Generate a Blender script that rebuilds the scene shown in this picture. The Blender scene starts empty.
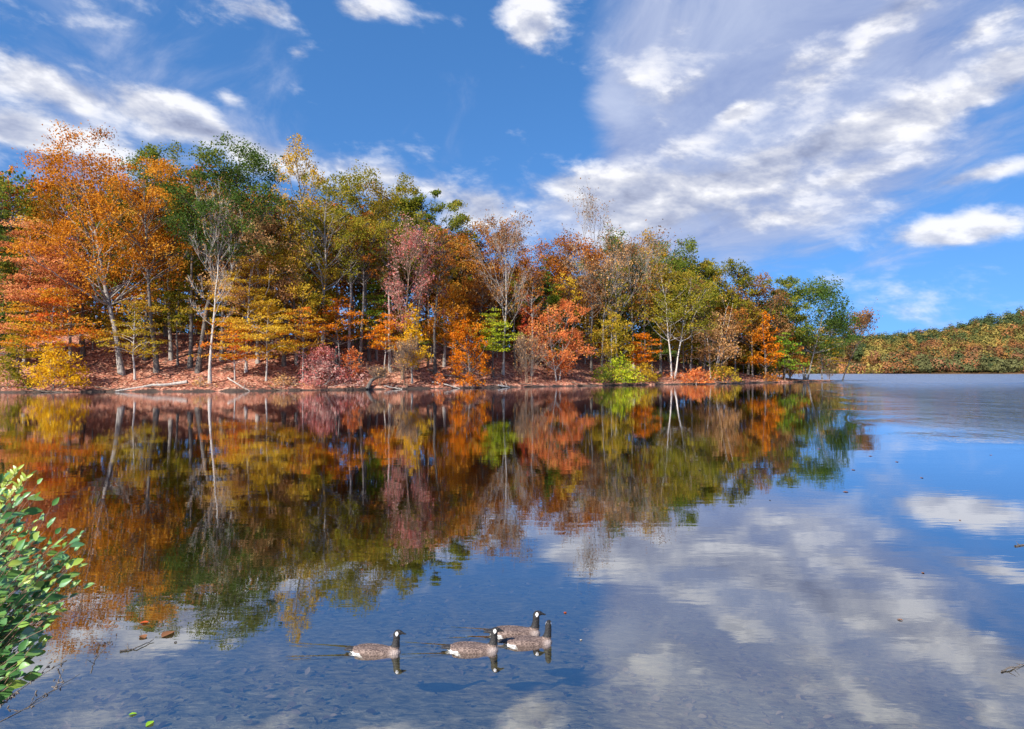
import bpy, bmesh, math, random
import numpy as np
from mathutils import Vector, Matrix
R = math.radians
rng = np.random.default_rng(11)
random.seed(5)
S = bpy.context.scene
C = S.collection
CAM_H, F = 3.2, 700.0          # eye height above the lake, focal length in pixels
HOR = 370.0

# ------------------------------------------------------------------ helpers
def tag(o, label=None, cat=None, group=None, kind=None):
    if label: o['label'] = label
    if cat: o['category'] = cat
    if group: o['group'] = group
    if kind: o['kind'] = kind
    return o

def empty(name, loc, rz=0):
    o = bpy.data.objects.new(name, None); C.objects.link(o)
    o.location = loc; o.rotation_euler = (0, 0, rz); o.empty_display_size = 0.3
    return o

def quad_mesh(name, v, f, attrs=None, smooth=False):
    v = np.asarray(v, np.float32); f = np.asarray(f, np.int32)
    me = bpy.data.meshes.new(name)
    n, k = f.shape
    me.vertices.add(len(v)); me.vertices.foreach_set('co', v.ravel())
    me.loops.add(n * k); me.loops.foreach_set('vertex_index', f.ravel())
    me.polygons.add(n)
    me.polygons.foreach_set('loop_start', np.arange(0, n * k, k, dtype=np.int32))
    for an, arr in (attrs or {}).items():
        arr = np.asarray(arr, np.float32)
        if arr.ndim == 1:
            a = me.attributes.new(an, 'FLOAT', 'POINT'); a.data.foreach_set('value', arr)
        else:
            a = me.attributes.new(an, 'FLOAT_COLOR', 'POINT'); a.data.foreach_set('color', arr.ravel())
    if smooth:
        me.polygons.foreach_set('use_smooth', np.ones(n, bool))
    me.update(calc_edges=True)
    return me

def obj(name, me, mat, parent=None):
    o = bpy.data.objects.new(name, me); C.objects.link(o)
    if mat: me.materials.append(mat)
    if parent: o.parent = parent
    return o

class Tubes:
    """collects tapered tubes as quads"""
    def __init__(s): s.v = []; s.f = []; s.n = 0
    def add(s, pts, rad, k=6):
        pts = np.asarray(pts, float); rad = np.asarray(rad, float); m = len(pts)
        t = np.gradient(pts, axis=0); t /= np.linalg.norm(t, axis=1)[:, None] + 1e-9
        ref = np.array([0.0, 0.0, 1.0]) if abs(t[0][2]) < .8 else np.array([1.0, 0.0, 0.0])
        a = np.cross(t, ref); a /= np.linalg.norm(a, axis=1)[:, None] + 1e-9
        b = np.cross(t, a)
        ang = np.arange(k) * 2 * math.pi / k
        ring = a[:, None, :] * np.cos(ang)[None, :, None] + b[:, None, :] * np.sin(ang)[None, :, None]
        v = pts[:, None, :] + ring * rad[:, None, None]
        i = np.arange(m - 1)[:, None] * k; j = np.arange(k)[None, :]; j2 = (j + 1) % k
        f = np.stack([i + j, i + j2, i + k + j2, i + k + j], -1).reshape(-1, 4) + s.n
        s.v.append(v.reshape(-1, 3)); s.f.append(f); s.n += m * k
    def mesh(s, name): return quad_mesh(name, np.concatenate(s.v), np.concatenate(s.f), smooth=True)

def smooth(x, a=0.0, b=1.0):
    t = np.clip((np.asarray(x, float) - a) / (b - a), 0, 1); return t * t * (3 - 2 * t)

def leaf_quads(c, nbias, L, W, r, flat_h=None):
    """rhombic leaves about the centres c"""
    n = len(c)
    nr = r.normal(size=(n, 3)); nr /= np.linalg.norm(nr, axis=1)[:, None]
    nr = nr + np.asarray(nbias); nr /= np.linalg.norm(nr, axis=1)[:, None] + 1e-9
    a = np.cross(nr, r.normal(size=(n, 3))); a /= np.linalg.norm(a, axis=1)[:, None] + 1e-9
    b = np.cross(nr, a)
    sc = r.uniform(.6, 1.3, (n, 1))
    k = r.uniform(-.25, .25, (n, 1)) * L * sc
    p0 = c - a * L * .5 * sc; p2 = c + a * L * .5 * sc
    p1 = c + b * W * .5 * sc + a * k; p3 = c - b * W * .5 * sc + a * k
    v = np.stack([p0, p1, p2, p3], 1).reshape(-1, 3)
    f = np.arange(4 * n).reshape(n, 4)
    return v, f

# ------------------------------------------------------------------ node helper
class NT:
    def __init__(s, t): s.t = t; s.t.nodes.clear()
    def new(s, typ, **kw):
        n = s.t.nodes.new(typ)
        for k, v in kw.items(): setattr(n, k, v)
        return n
    def link(s, a, b): s.t.links.new(a, b)
    def put(s, sock, v):
        if isinstance(v, bpy.types.NodeSocket): s.link(v, sock)
        else: sock.default_value = v
    def m(s, op, a, b=None, c=None, clamp=False):
        n = s.new('ShaderNodeMath', operation=op, use_clamp=clamp)
        s.put(n.inputs[0], a)
        if b is not None: s.put(n.inputs[1], b)
        if c is not None: s.put(n.inputs[2], c)
        return n.outputs[0]
    def vm(s, op, a, b=None, sc=None):
        n = s.new('ShaderNodeVectorMath', operation=op)
        s.put(n.inputs[0], a)
        if b is not None: s.put(n.inputs[1], b)
        if sc is not None: s.put(n.inputs['Scale'], sc)
        return n.outputs[1] if op in ('DOT_PRODUCT', 'LENGTH', 'DISTANCE') else n.outputs[0]
    def comb(s, x, y, z):
        n = s.new('ShaderNodeCombineXYZ')
        for i, q in enumerate((x, y, z)): s.put(n.inputs[i], q)
        return n.outputs[0]
    def sep(s, v):
        n = s.new('ShaderNodeSeparateXYZ'); s.link(v, n.inputs[0]); return n.outputs
    def sstep(s, x, a, b):
        n = s.new('ShaderNodeMapRange', interpolation_type='SMOOTHSTEP')
        s.put(n.inputs['Value'], x); s.put(n.inputs['From Min'], a); s.put(n.inputs['From Max'], b)
        return n.outputs[0]
    def noise(s, vec, scale, detail=4, rough=.55, dist=0.0, dims='3D'):
        n = s.new('ShaderNodeTexNoise', noise_dimensions=dims)
        if vec is not None: s.link(vec, n.inputs['Vector'])
        n.inputs['Scale'].default_value = scale; n.inputs['Detail'].default_value = detail
        n.inputs['Roughness'].default_value = rough; n.inputs['Distortion'].default_value = dist
        return n.outputs['Fac']
    def ramp(s, fac, stops, interp='LINEAR'):
        n = s.new('ShaderNodeValToRGB'); s.link(fac, n.inputs[0])
        e = n.color_ramp.elements; n.color_ramp.interpolation = interp
        while len(e) < len(stops): e.new(.5)
        for q, (p, c) in zip(e, stops): q.position = p; q.color = (*c, 1)
        return n.outputs[0]
    def mixc(s, f, a, b):
        n = s.new('ShaderNodeMix', data_type='RGBA')
        s.put(n.inputs[0], f)
        s.put(n.inputs[6], a if isinstance(a, bpy.types.NodeSocket) else (*a, 1))
        s.put(n.inputs[7], b if isinstance(b, bpy.types.NodeSocket) else (*b, 1))
        return n.outputs[2]
    def bump(s, h, dist, strength=1.0):
        n = s.new('ShaderNodeBump'); n.inputs['Strength'].default_value = strength
        s.put(n.inputs['Distance'], dist); s.link(h, n.inputs['Height']); return n.outputs[0]
    def out(s, sh): 
        o = s.new('ShaderNodeOutputMaterial'); s.link(sh, o.inputs[0])

def newmat(name):
    m = bpy.data.materials.new(name); m.use_nodes = True
    return m, NT(m.node_tree)

def leaf_mat(name, stops, transl=.48, spec=False):
    m, t = newmat(name)
    at = t.new('ShaderNodeAttribute', attribute_name='tone')
    oi = t.new('ShaderNodeObjectInfo')
    k = len(stops)
    fac = t.m('ADD', at.outputs['Fac'], t.m('MULTIPLY', t.m('SUBTRACT', oi.outputs['Random'], .5), .16), clamp=True)
    col = t.ramp(fac, [(i / (k - 1), c) for i, c in enumerate(stops)])
    d = t.new('ShaderNodeBsdfDiffuse'); t.link(col, d.inputs[0])
    tr = t.new('ShaderNodeBsdfTranslucent'); t.link(col, tr.inputs[0])
    mx = t.new('ShaderNodeMixShader'); mx.inputs[0].default_value = transl
    t.link(d.outputs[0], mx.inputs[1]); t.link(tr.outputs[0], mx.inputs[2])
    sh = mx.outputs[0]
    if spec:
        g = t.new('ShaderNodeBsdfGlossy'); g.inputs['Roughness'].default_value = .38
        g.inputs[0].default_value = (.9, .95, 1, 1)
        lw = t.new('ShaderNodeFresnel'); lw.inputs[0].default_value = 1.5
        m2 = t.new('ShaderNodeMixShader'); t.link(t.m('MULTIPLY', lw.outputs[0], .11, clamp=True), m2.inputs[0])
        t.link(sh, m2.inputs[1]); t.link(g.outputs[0], m2.inputs[2]); sh = m2.outputs[0]
    t.out(sh)
    return m

def bark_mat(name, a, b, sc=3.0):
    m, t = newmat(name)
    tc = t.new('ShaderNodeTexCoord')
    v = t.vm('MULTIPLY', tc.outputs['Object'], (sc, sc, sc * .22))
    n = t.noise(v, 2.2, 5, .65)
    oi = t.new('ShaderNodeObjectInfo')
    col = t.ramp(t.m('ADD', n, t.m('MULTIPLY', t.m('SUBTRACT', oi.outputs['Random'], .5), .2), clamp=True), [(.3, a), (.7, b)])
    d = t.new('ShaderNodeBsdfPrincipled'); t.link(col, d.inputs['Base Color']); d.inputs['Roughness'].default_value = .9
    t.link(t.bump(n, .05), d.inputs['Normal'])
    t.out(d.outputs[0])
    return m

# palettes: tone 0 .. 1
PAL = {
 'golden_orange': [(.20,.13,.015),(.34,.11,.012),(.58,.21,.018),(.70,.31,.03),(.72,.42,.08)],
 'salmon':        [(.26,.19,.03),(.42,.13,.05),(.66,.24,.09),(.76,.34,.15),(.72,.46,.10)],
 'orange':        [(.28,.22,.02),(.48,.12,.008),(.70,.21,.012),(.76,.28,.02),(.72,.44,.05)],
 'coral':         [(.26,.21,.03),(.48,.11,.035),(.72,.22,.07),(.78,.30,.10),(.74,.44,.09)],
 'gold':          [(.15,.15,.015),(.34,.20,.015),(.58,.36,.025),(.68,.46,.05),(.62,.30,.05)],
 'yellow':        [(.34,.24,.012),(.62,.33,.012),(.78,.46,.02),(.80,.55,.05),(.74,.32,.015)],
 'olive':         [(.07,.08,.012),(.15,.16,.015),(.26,.24,.025),(.36,.27,.03),(.42,.22,.04)],
 'olive_gold':    [(.12,.13,.015),(.26,.22,.02),(.46,.33,.03),(.56,.36,.04),(.54,.24,.03)],
 'green':         [(.04,.065,.012),(.09,.13,.018),(.16,.20,.028),(.26,.26,.035),(.38,.25,.04)],
 'dark_green':    [(.025,.05,.012),(.055,.10,.02),(.095,.155,.03),(.16,.20,.035),(.24,.20,.03)],
 'bright_green':  [(.06,.11,.01),(.12,.22,.02),(.20,.32,.03),(.32,.36,.04),(.44,.36,.05)],
 'lime':          [(.14,.20,.01),(.32,.42,.02),(.50,.56,.04),(.60,.52,.04),(.56,.40,.03)],
 'rust':          [(.14,.10,.02),(.25,.085,.02),(.44,.15,.025),(.52,.22,.04),(.52,.32,.06)],
 'brown':         [(.10,.07,.025),(.20,.09,.035),(.34,.16,.06),(.40,.22,.09),(.46,.30,.12)],
 'red':           [(.22,.06,.015),(.46,.05,.025),(.64,.11,.05),(.68,.18,.07),(.60,.30,.06)],
 'pink':          [(.24,.05,.04),(.46,.09,.08),(.56,.19,.16),(.56,.32,.27),(.58,.42,.34)],
 'tan':           [(.24,.17,.05),(.42,.20,.07),(.60,.32,.13),(.66,.40,.17),(.60,.44,.16)],
 'gold_red':      [(.20,.19,.02),(.50,.26,.02),(.68,.38,.035),(.70,.22,.03),(.62,.10,.03)],
}
LM = {k: leaf_mat('foliage ' + k.replace('_', ' '), v) for k, v in PAL.items()}
BK = {
 'dark':  bark_mat('dark bark', (.05, .042, .036), (.17, .145, .125)),
 'grey':  bark_mat('grey bark', (.13, .115, .10), (.40, .365, .33)),
 'pale':  bark_mat('pale bark', (.20, .175, .15), (.52, .47, .42)),
 'brown': bark_mat('brown bark', (.09, .055, .035), (.28, .19, .13)),
}

# ------------------------------------------------------------------ terrain functions
FX = np.array([-300, -73, -40, -12.3, 9.5, 27, 49, 69, 84, 97.])
FY = np.array([90, 99, 105.5, 120, 137, 149, 164, 180, 193, 203.])
def shoreY(X):
    X = np.asarray(X, float)
    y = np.zeros_like(X)
    for k in (-3, 0, 3): y = y + np.interp(X + k, FX, FY) / 3
    return y + .5 * np.sin(X * .31) + .35 * np.sin(X * .83 + 1) + .2 * np.sin(X * 1.9 + 2)
def width(X): return np.interp(X, [-300, -40, 10, 50, 72, 88, 97.5], [95, 78, 60, 42, 22, 7, .8])
def hmax(X): return np.interp(X, [-300, -73, -40, 10, 49, 69, 85, 97], [10, 9.5, 9.5, 7.5, 4.5, 2.2, .7, .15])
def bumps(X, Y): return .22 * np.sin(X * .45 + Y * .2) * np.sin(Y * .5) + .12 * np.sin(X * 1.3 + 1) * np.sin(Y * 1.1 + X * .4)
def groundZ(X, Y):
    X = np.asarray(X, float); Y = np.asarray(Y, float)
    d = Y - shoreY(X); W = width(X)
    bank = np.interp(X, [-300, 50, 97], [.55, .5, .18])
    e = smooth(d, -.5, .9) * smooth(W - d, -.5, 2.0)
    z = -.7 + (.7 + bank) * e
    z = z + hmax(X) * smooth(d, 0, 30) ** .8 * smooth(W - d, 0, np.maximum(W * .4, 1)) * e
    return z + bumps(X, Y) * smooth(d, 0, 4) * smooth(W - d, 0, 4) * np.interp(X, [60, 97], [1, .2])
def at(px, d):
    """ground point seen along picture column px, d metres behind the water's edge"""
    u = (px - 512) / F
    Y = 110.0
    for _ in range(40): Y = .5 * Y + .5 * (float(shoreY(np.clip(u * Y, -300, 96.5))) + d)
    return u * Y, Y

# ------------------------------------------------------------------ setting: ground, bed, hill
def grid_mesh(name, xs, ys, zf, yoff=None, attrs=None):
    X, Yd = np.meshgrid(xs, ys, indexing='ij')
    Y = Yd + (yoff(X) if yoff else 0)
    Z = zf(X, Y)
    v = np.stack([X, Y, Z], -1).reshape(-1, 3)
    nx, ny = X.shape
    i = np.arange(nx - 1)[:, None] * ny; j = np.arange(ny - 1)[None, :]
    f = np.stack([i + j, i + ny + j, i + ny + j + 1, i + j + 1], -1).reshape(-1, 4)
    return quad_mesh(name, v, f, smooth=True)

mg, t = newmat('leaf covered earth')
tc = t.new('ShaderNodeNewGeometry').outputs['Position']
n1 = t.noise(tc, .35, 5, .6); n2 = t.noise(tc, 5.5, 4, .75)
vor = t.new('ShaderNodeTexVoronoi'); t.link(tc, vor.inputs['Vector']); vor.inputs['Scale'].default_value = 3.2
leafc = t.ramp(t.sep(vor.outputs['Color'])[0], [(0, (.10, .035, .022)), (.35, (.30, .10, .06)), (.65, (.42, .165, .10)), (1, (.54, .31, .21))])
soil_and_shade = t.ramp(n2, [(.3, (.016, .011, .009)), (.7, (.085, .055, .04))])
zz = t.sep(tc)[2]
fac = t.m('MULTIPLY', t.sstep(n1, .28, .46), t.sstep(t.m('ADD', zz, t.m('ADD', t.m('MULTIPLY', t.m('SUBTRACT', n2, .5), .5), t.m('MULTIPLY', t.m('SUBTRACT', n1, .5), 1.6))), .12, .42))  # bare soil, near black along the waterline: undercut shade put into the colour
col = t.mixc(fac, soil_and_shade, leafc)
b = t.new('ShaderNodeBsdfPrincipled'); t.link(col, b.inputs['Base Color']); b.inputs['Roughness'].default_value = .95
t.link(t.bump(n2, .12), b.inputs['Normal']); t.out(b.outputs[0])
dl = np.concatenate([[-1, -.5, -.2, .1, .4, .7, 1, 1.5], np.arange(2.2, 40, 1.1), np.arange(40, 100, 3)])
# the wooded peninsula: rows follow the shoreline, columns run back to the far water
xs = np.concatenate([np.arange(-300, -110, 6), np.arange(-110, 98.1, .7)])
Xg, Tg = np.meshgrid(xs, np.concatenate([np.linspace(0, .06, 8), np.linspace(.08, 1, 46)]), indexing='ij')
Wg = width(Xg); Dg = -1.0 + Tg * (Wg + 2.0)
Yg = shoreY(Xg) + Dg; Zg = groundZ(Xg, Yg)
nx, ny = Xg.shape
i = np.arange(nx - 1)[:, None] * ny; j = np.arange(ny - 1)[None, :]
ff = np.stack([i + j, i + ny + j, i + ny + j + 1, i + j + 1], -1).reshape(-1, 4)
o = obj('peninsula_ground', quad_mesh('peninsula_ground', np.stack([Xg, Yg, Zg], -1).reshape(-1, 3), ff, smooth=True), mg)
tag(o, kind='structure')

# near bank under and behind the viewer
def nearZ(X, Y):
    e = 5.3 + .25 * np.sin(X * .9) + .15 * np.sin(X * 2.3 + 1) + np.interp(X, [-60, -8, -4, 0], [-1, .0, -.1, 0])
    d = e - Y
    z = -.9 + .9 * smooth(d, -1.5, .2) + 1.35 * smooth(d, .0, 3.2) + .06 * np.sin(X * 1.7 + Y * 2.1)
    return z + .02 * np.clip(-Y - 10, 0, 400)
ob = obj('near_bank', grid_mesh('near_bank', np.concatenate([np.arange(-900, -24, 40), np.arange(-24, 24, .4), np.arange(24, 900, 40)]),
      np.concatenate([np.arange(-900, -10, 40), np.arange(-10, 7.5, .35)]), nearZ), mg)
tag(ob, kind='structure')

mbed, t = newmat('lake bed silt')
tc = t.new('ShaderNodeNewGeometry').outputs['Position']
n1 = t.noise(tc, .5, 5, .6); n2 = t.noise(t.vm('MULTIPLY', tc, (2.2, 4.0, 1)), 2.4, 5, .7, .4)
col = t.mixc(t.sstep(n1, .35, .65), t.ramp(n2, [(.36, (.06, .055, .028)), (.5, (.17, .15, .08)), (.68, (.30, .27, .16))]),
             t.ramp(n2, [(.36, (.06, .065, .045)), (.55, (.17, .17, .12)), (.7, (.32, .31, .24))]))
b = t.new('ShaderNodeBsdfDiffuse'); t.link(col, b.inputs[0]); t.link(t.bump(n2, .05), b.inputs['Normal']); t.out(b.outputs[0])
def bedZ(X, Y): return -.42 - .12 * np.clip(Y - 6, 0, 30) - .08 * np.clip(X - .5, 0, 12) + .05 * np.sin(X * .8 + Y * .5) * np.sin(Y * .9)
ob = obj('lake_bed', grid_mesh('lake_bed', np.concatenate([np.arange(-4000, -30, 130), np.arange(-30, 30, .5), np.arange(30, 4000, 130)]),
      np.concatenate([np.arange(-2000, 4, 100), np.arange(4, 40, .5), np.arange(40, 5000, 120)]), bedZ), mbed)
tag(ob, kind='structure')

# far hill beyond the open water
def ridge(u): return np.interp(u, [-2, -.9, 0, .35, .5, .6, .73, 1.0, 1.5, 2.4], [.02, .022, .026, .034, .040, .050, .084, .112, .13, .125])
def hillZ(X, Y):
    u = X / 900.0
    zt = ridge(u) * 900 - 11
    zt = zt * (1 - .75 * smooth(Y, 905, 1250))
    spur = .12 * np.sin(X * .017 + 1) + .10 * np.sin(X * .031 + Y * .012)
    return -2 + (zt + 4) * smooth(Y - 600 - 14 * np.sin(X * .011), -6, 300 * 1.0) * (1 + spur * smooth(Y, 600, 720) * (1 - smooth(Y, 800, 900)))+ 3.2 * smooth(Y - 600 - 14 * np.sin(X * .011), -6, 6)
mh, t = newmat('forest floor')
b = t.new('ShaderNodeBsdfDiffuse'); tc = t.new('ShaderNodeNewGeometry').outputs['Position']
t.link(t.ramp(t.noise(tc, .05, 4), [(.3, (.06, .04, .02)), (.7, (.16, .09, .04))]), b.inputs[0]); t.out(b.outputs[0])
ob = obj('far_hill', grid_mesh('far_hill', np.arange(-1800, 2400, 24), np.concatenate([np.arange(570, 700, 8), np.arange(700, 1500, 25)]), hillZ), mh)
tag(ob, kind='structure')

# ------------------------------------------------------------------ water
GEESE = [  # px, water line py, heading in degrees from +X, scale, turn of the head, label
 (377, 651, -2, .95, 0, 'brown and black goose swimming alone, last of the four in the line'),
 (474, 649, 0, .97, 0, 'brown goose swimming between the lone one and the close pair, white cheek showing'),
 (516, 633, 3, 1.02, 0, 'goose farthest out in the close pair, its head raised highest and showing a white cheek'),
 (529, 642, 6, .95, 75, 'goose nearer the viewer in the close pair, its black head turned away'),
]
def on_water(px, py):
    Y = F * CAM_H / (py - HOR); return (px - 512) / F * Y, Y

mw, t = newmat('lake water')
pos = t.new('ShaderNodeNewGeometry').outputs['Position']
X, Y, _z = t.sep(pos)
wob = t.noise(t.vm('MULTIPLY', pos, (.02, .05, 0)), 1.0, 3, .5)
# open-water breeze beyond a straight edge running out past the point, and a light one along the far shore
edge = t.m('SUBTRACT', X, t.m('MULTIPLY_ADD', Y, .433, 5.0))
edge = t.m('ADD', edge, t.m('MULTIPLY', t.m('SUBTRACT', wob, .5), 14.0))
breeze = t.m('MULTIPLY', t.sstep(edge, -4.0, 8.0), t.sstep(t.m('ADD', Y, t.m('MULTIPLY', t.m('SUBTRACT', wob, .5), 26)), 26.0, 46.0))
breeze = t.m('MAXIMUM', breeze, t.sstep(Y, 205., 240.))
shore = t.sstep(t.m('ADD', t.m('SUBTRACT', Y, t.m('MULTIPLY', X, .55)), t.m('MULTIPLY', t.m('SUBTRACT', wob, .5), 30)), 66.0, 112.0)
n_small = t.noise(t.vm('MULTIPLY', pos, (1.3, 3.2, 0)), 1.0, 3, .5, .3)
n_mid = t.noise(t.vm('MULTIPLY', pos, (.25, .8, 0)), 1.0, 2, .5)
n_chop = t.noise(t.vm('MULTIPLY', pos, (.8, 2.0, 0)), 1.0, 4, .6, .2)
n_wave = t.noise(t.vm('MULTIPLY', pos, (.24, .17, 0)), 1.0, 5, .66, .4)
h = t.m('ADD', t.m('MULTIPLY', n_small, .0012), t.m('MULTIPLY', n_mid, .0024))
h = t.m('ADD', h, t.m('MULTIPLY', t.m('MULTIPLY', n_chop, shore), .005))
h = t.m('ADD', h, t.m('MULTIPLY', breeze, t.m('MULTIPLY_ADD', n_wave, 1.1, t.m('MULTIPLY', n_chop, .16))))
for px, py, hd, sc, ht, lb in GEESE:
    gx, gy = on_water(px, py)
    back = t.m('SUBTRACT', gx + .18, X)
    dy = t.m('ABSOLUTE', t.m('SUBTRACT', Y, gy))
    for k, off in ((.07, .07), (.16, .05)):
        q = t.m('DIVIDE', t.m('SUBTRACT', t.m('SUBTRACT', dy, off), t.m('MULTIPLY', back, k)), .03)
        rdg = t.m('EXPONENT', t.m('MULTIPLY', t.m('MULTIPLY', q, q), -1.0))
        msk = t.m('MULTIPLY', t.sstep(back, .0, .15), t.m('SUBTRACT', 1.0, t.sstep(back, .5, 1.4)))
        h = t.m('ADD', h, t.m('MULTIPLY', t.m('MULTIPLY', rdg, msk), .0032))
nrm = t.bump(h, 1.0)
fr = t.new('ShaderNodeFresnel'); t.link(nrm, fr.inputs['Normal'])
bf = t.new('ShaderNodeNewGeometry').outputs['Backfacing']
t.link(t.m('MULTIPLY_ADD', bf, 1 / 1.333 - 1.333, 1.333), fr.inputs[0])      # same reflectance from both sides
fac = t.m('POWER', fr.outputs[0], .40, clamp=True)
gl = t.new('ShaderNodeBsdfGlossy'); t.link(nrm, gl.inputs['Normal']); gl.inputs[0].default_value = (.93, .95, 1.0, 1)
t.link(t.m('ADD', t.m('ADD', .004, t.m('MULTIPLY', shore, .012)), t.m('MULTIPLY', breeze, t.m('MULTIPLY_ADD', t.sstep(Y, 60., 220.), .24, .05))), gl.inputs['Roughness'])
tp = t.new('ShaderNodeBsdfTransparent'); tp.inputs[0].default_value = (1, 1, 1, 1)
mx = t.new('ShaderNodeMixShader'); t.link(fac, mx.inputs[0]); t.link(tp.outputs[0], mx.inputs[1]); t.link(gl.outputs[0], mx.inputs[2])
t.out(mx.outputs[0])
ow = obj('lake_water', quad_mesh('lake_water', [(-4000, -2000, 0), (4000, -2000, 0), (4000, 5000, 0), (-4000, 5000, 0)], [(0, 1, 2, 3)]), mw)
# the body of the water below its surface dims what lies deeper
mv, t = newmat('lake water body')
mo = t.new('ShaderNodeOutputMaterial')
va = t.new('ShaderNodeVolumeAbsorption'); va.inputs['Color'].default_value = (.56, .52, .28, 1); va.inputs['Density'].default_value = .36
t.link(va.outputs[0], mo.inputs['Volume'])
q = [(x_, y_, z_) for z_ in (-9, -.004) for x_, y_ in ((-3990, -1990), (3990, -1990), (3990, 4990), (-3990, 4990))]
ov = obj('water_body', quad_mesh('water_body', q, [(4, 5, 6, 7), (3, 2, 1, 0), (0, 1, 5, 4), (1, 2, 6, 5), (2, 3, 7, 6), (3, 0, 4, 7)]), mv)
tag(ov, kind='structure')
tag(ow, kind='structure')

# ------------------------------------------------------------------ trees
def env(style, t):
    if style == 'young':   return np.clip(t * 5 + .35, 0, 1) * np.clip(1.02 - t, 0, 1) ** .62
    if style == 'upright': return np.clip(np.sin(math.pi * np.clip(.18 + t * .8, 0, 1)), 0, 1) ** .8
    if style == 'layered': return np.clip(t * 4 + .6, 0, 1) * np.clip(1.05 - t, 0, 1) ** .45
    if style == 'bush':    return np.clip(1.02 - t, 0, 1) ** .45
    if style == 'conifer': return np.clip(1.03 - t, 0, 1) ** .85
    return np.clip(np.sin(math.pi * np.clip(.22 + t * .68, 0, 1)), .02, 1) ** .55

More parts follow.
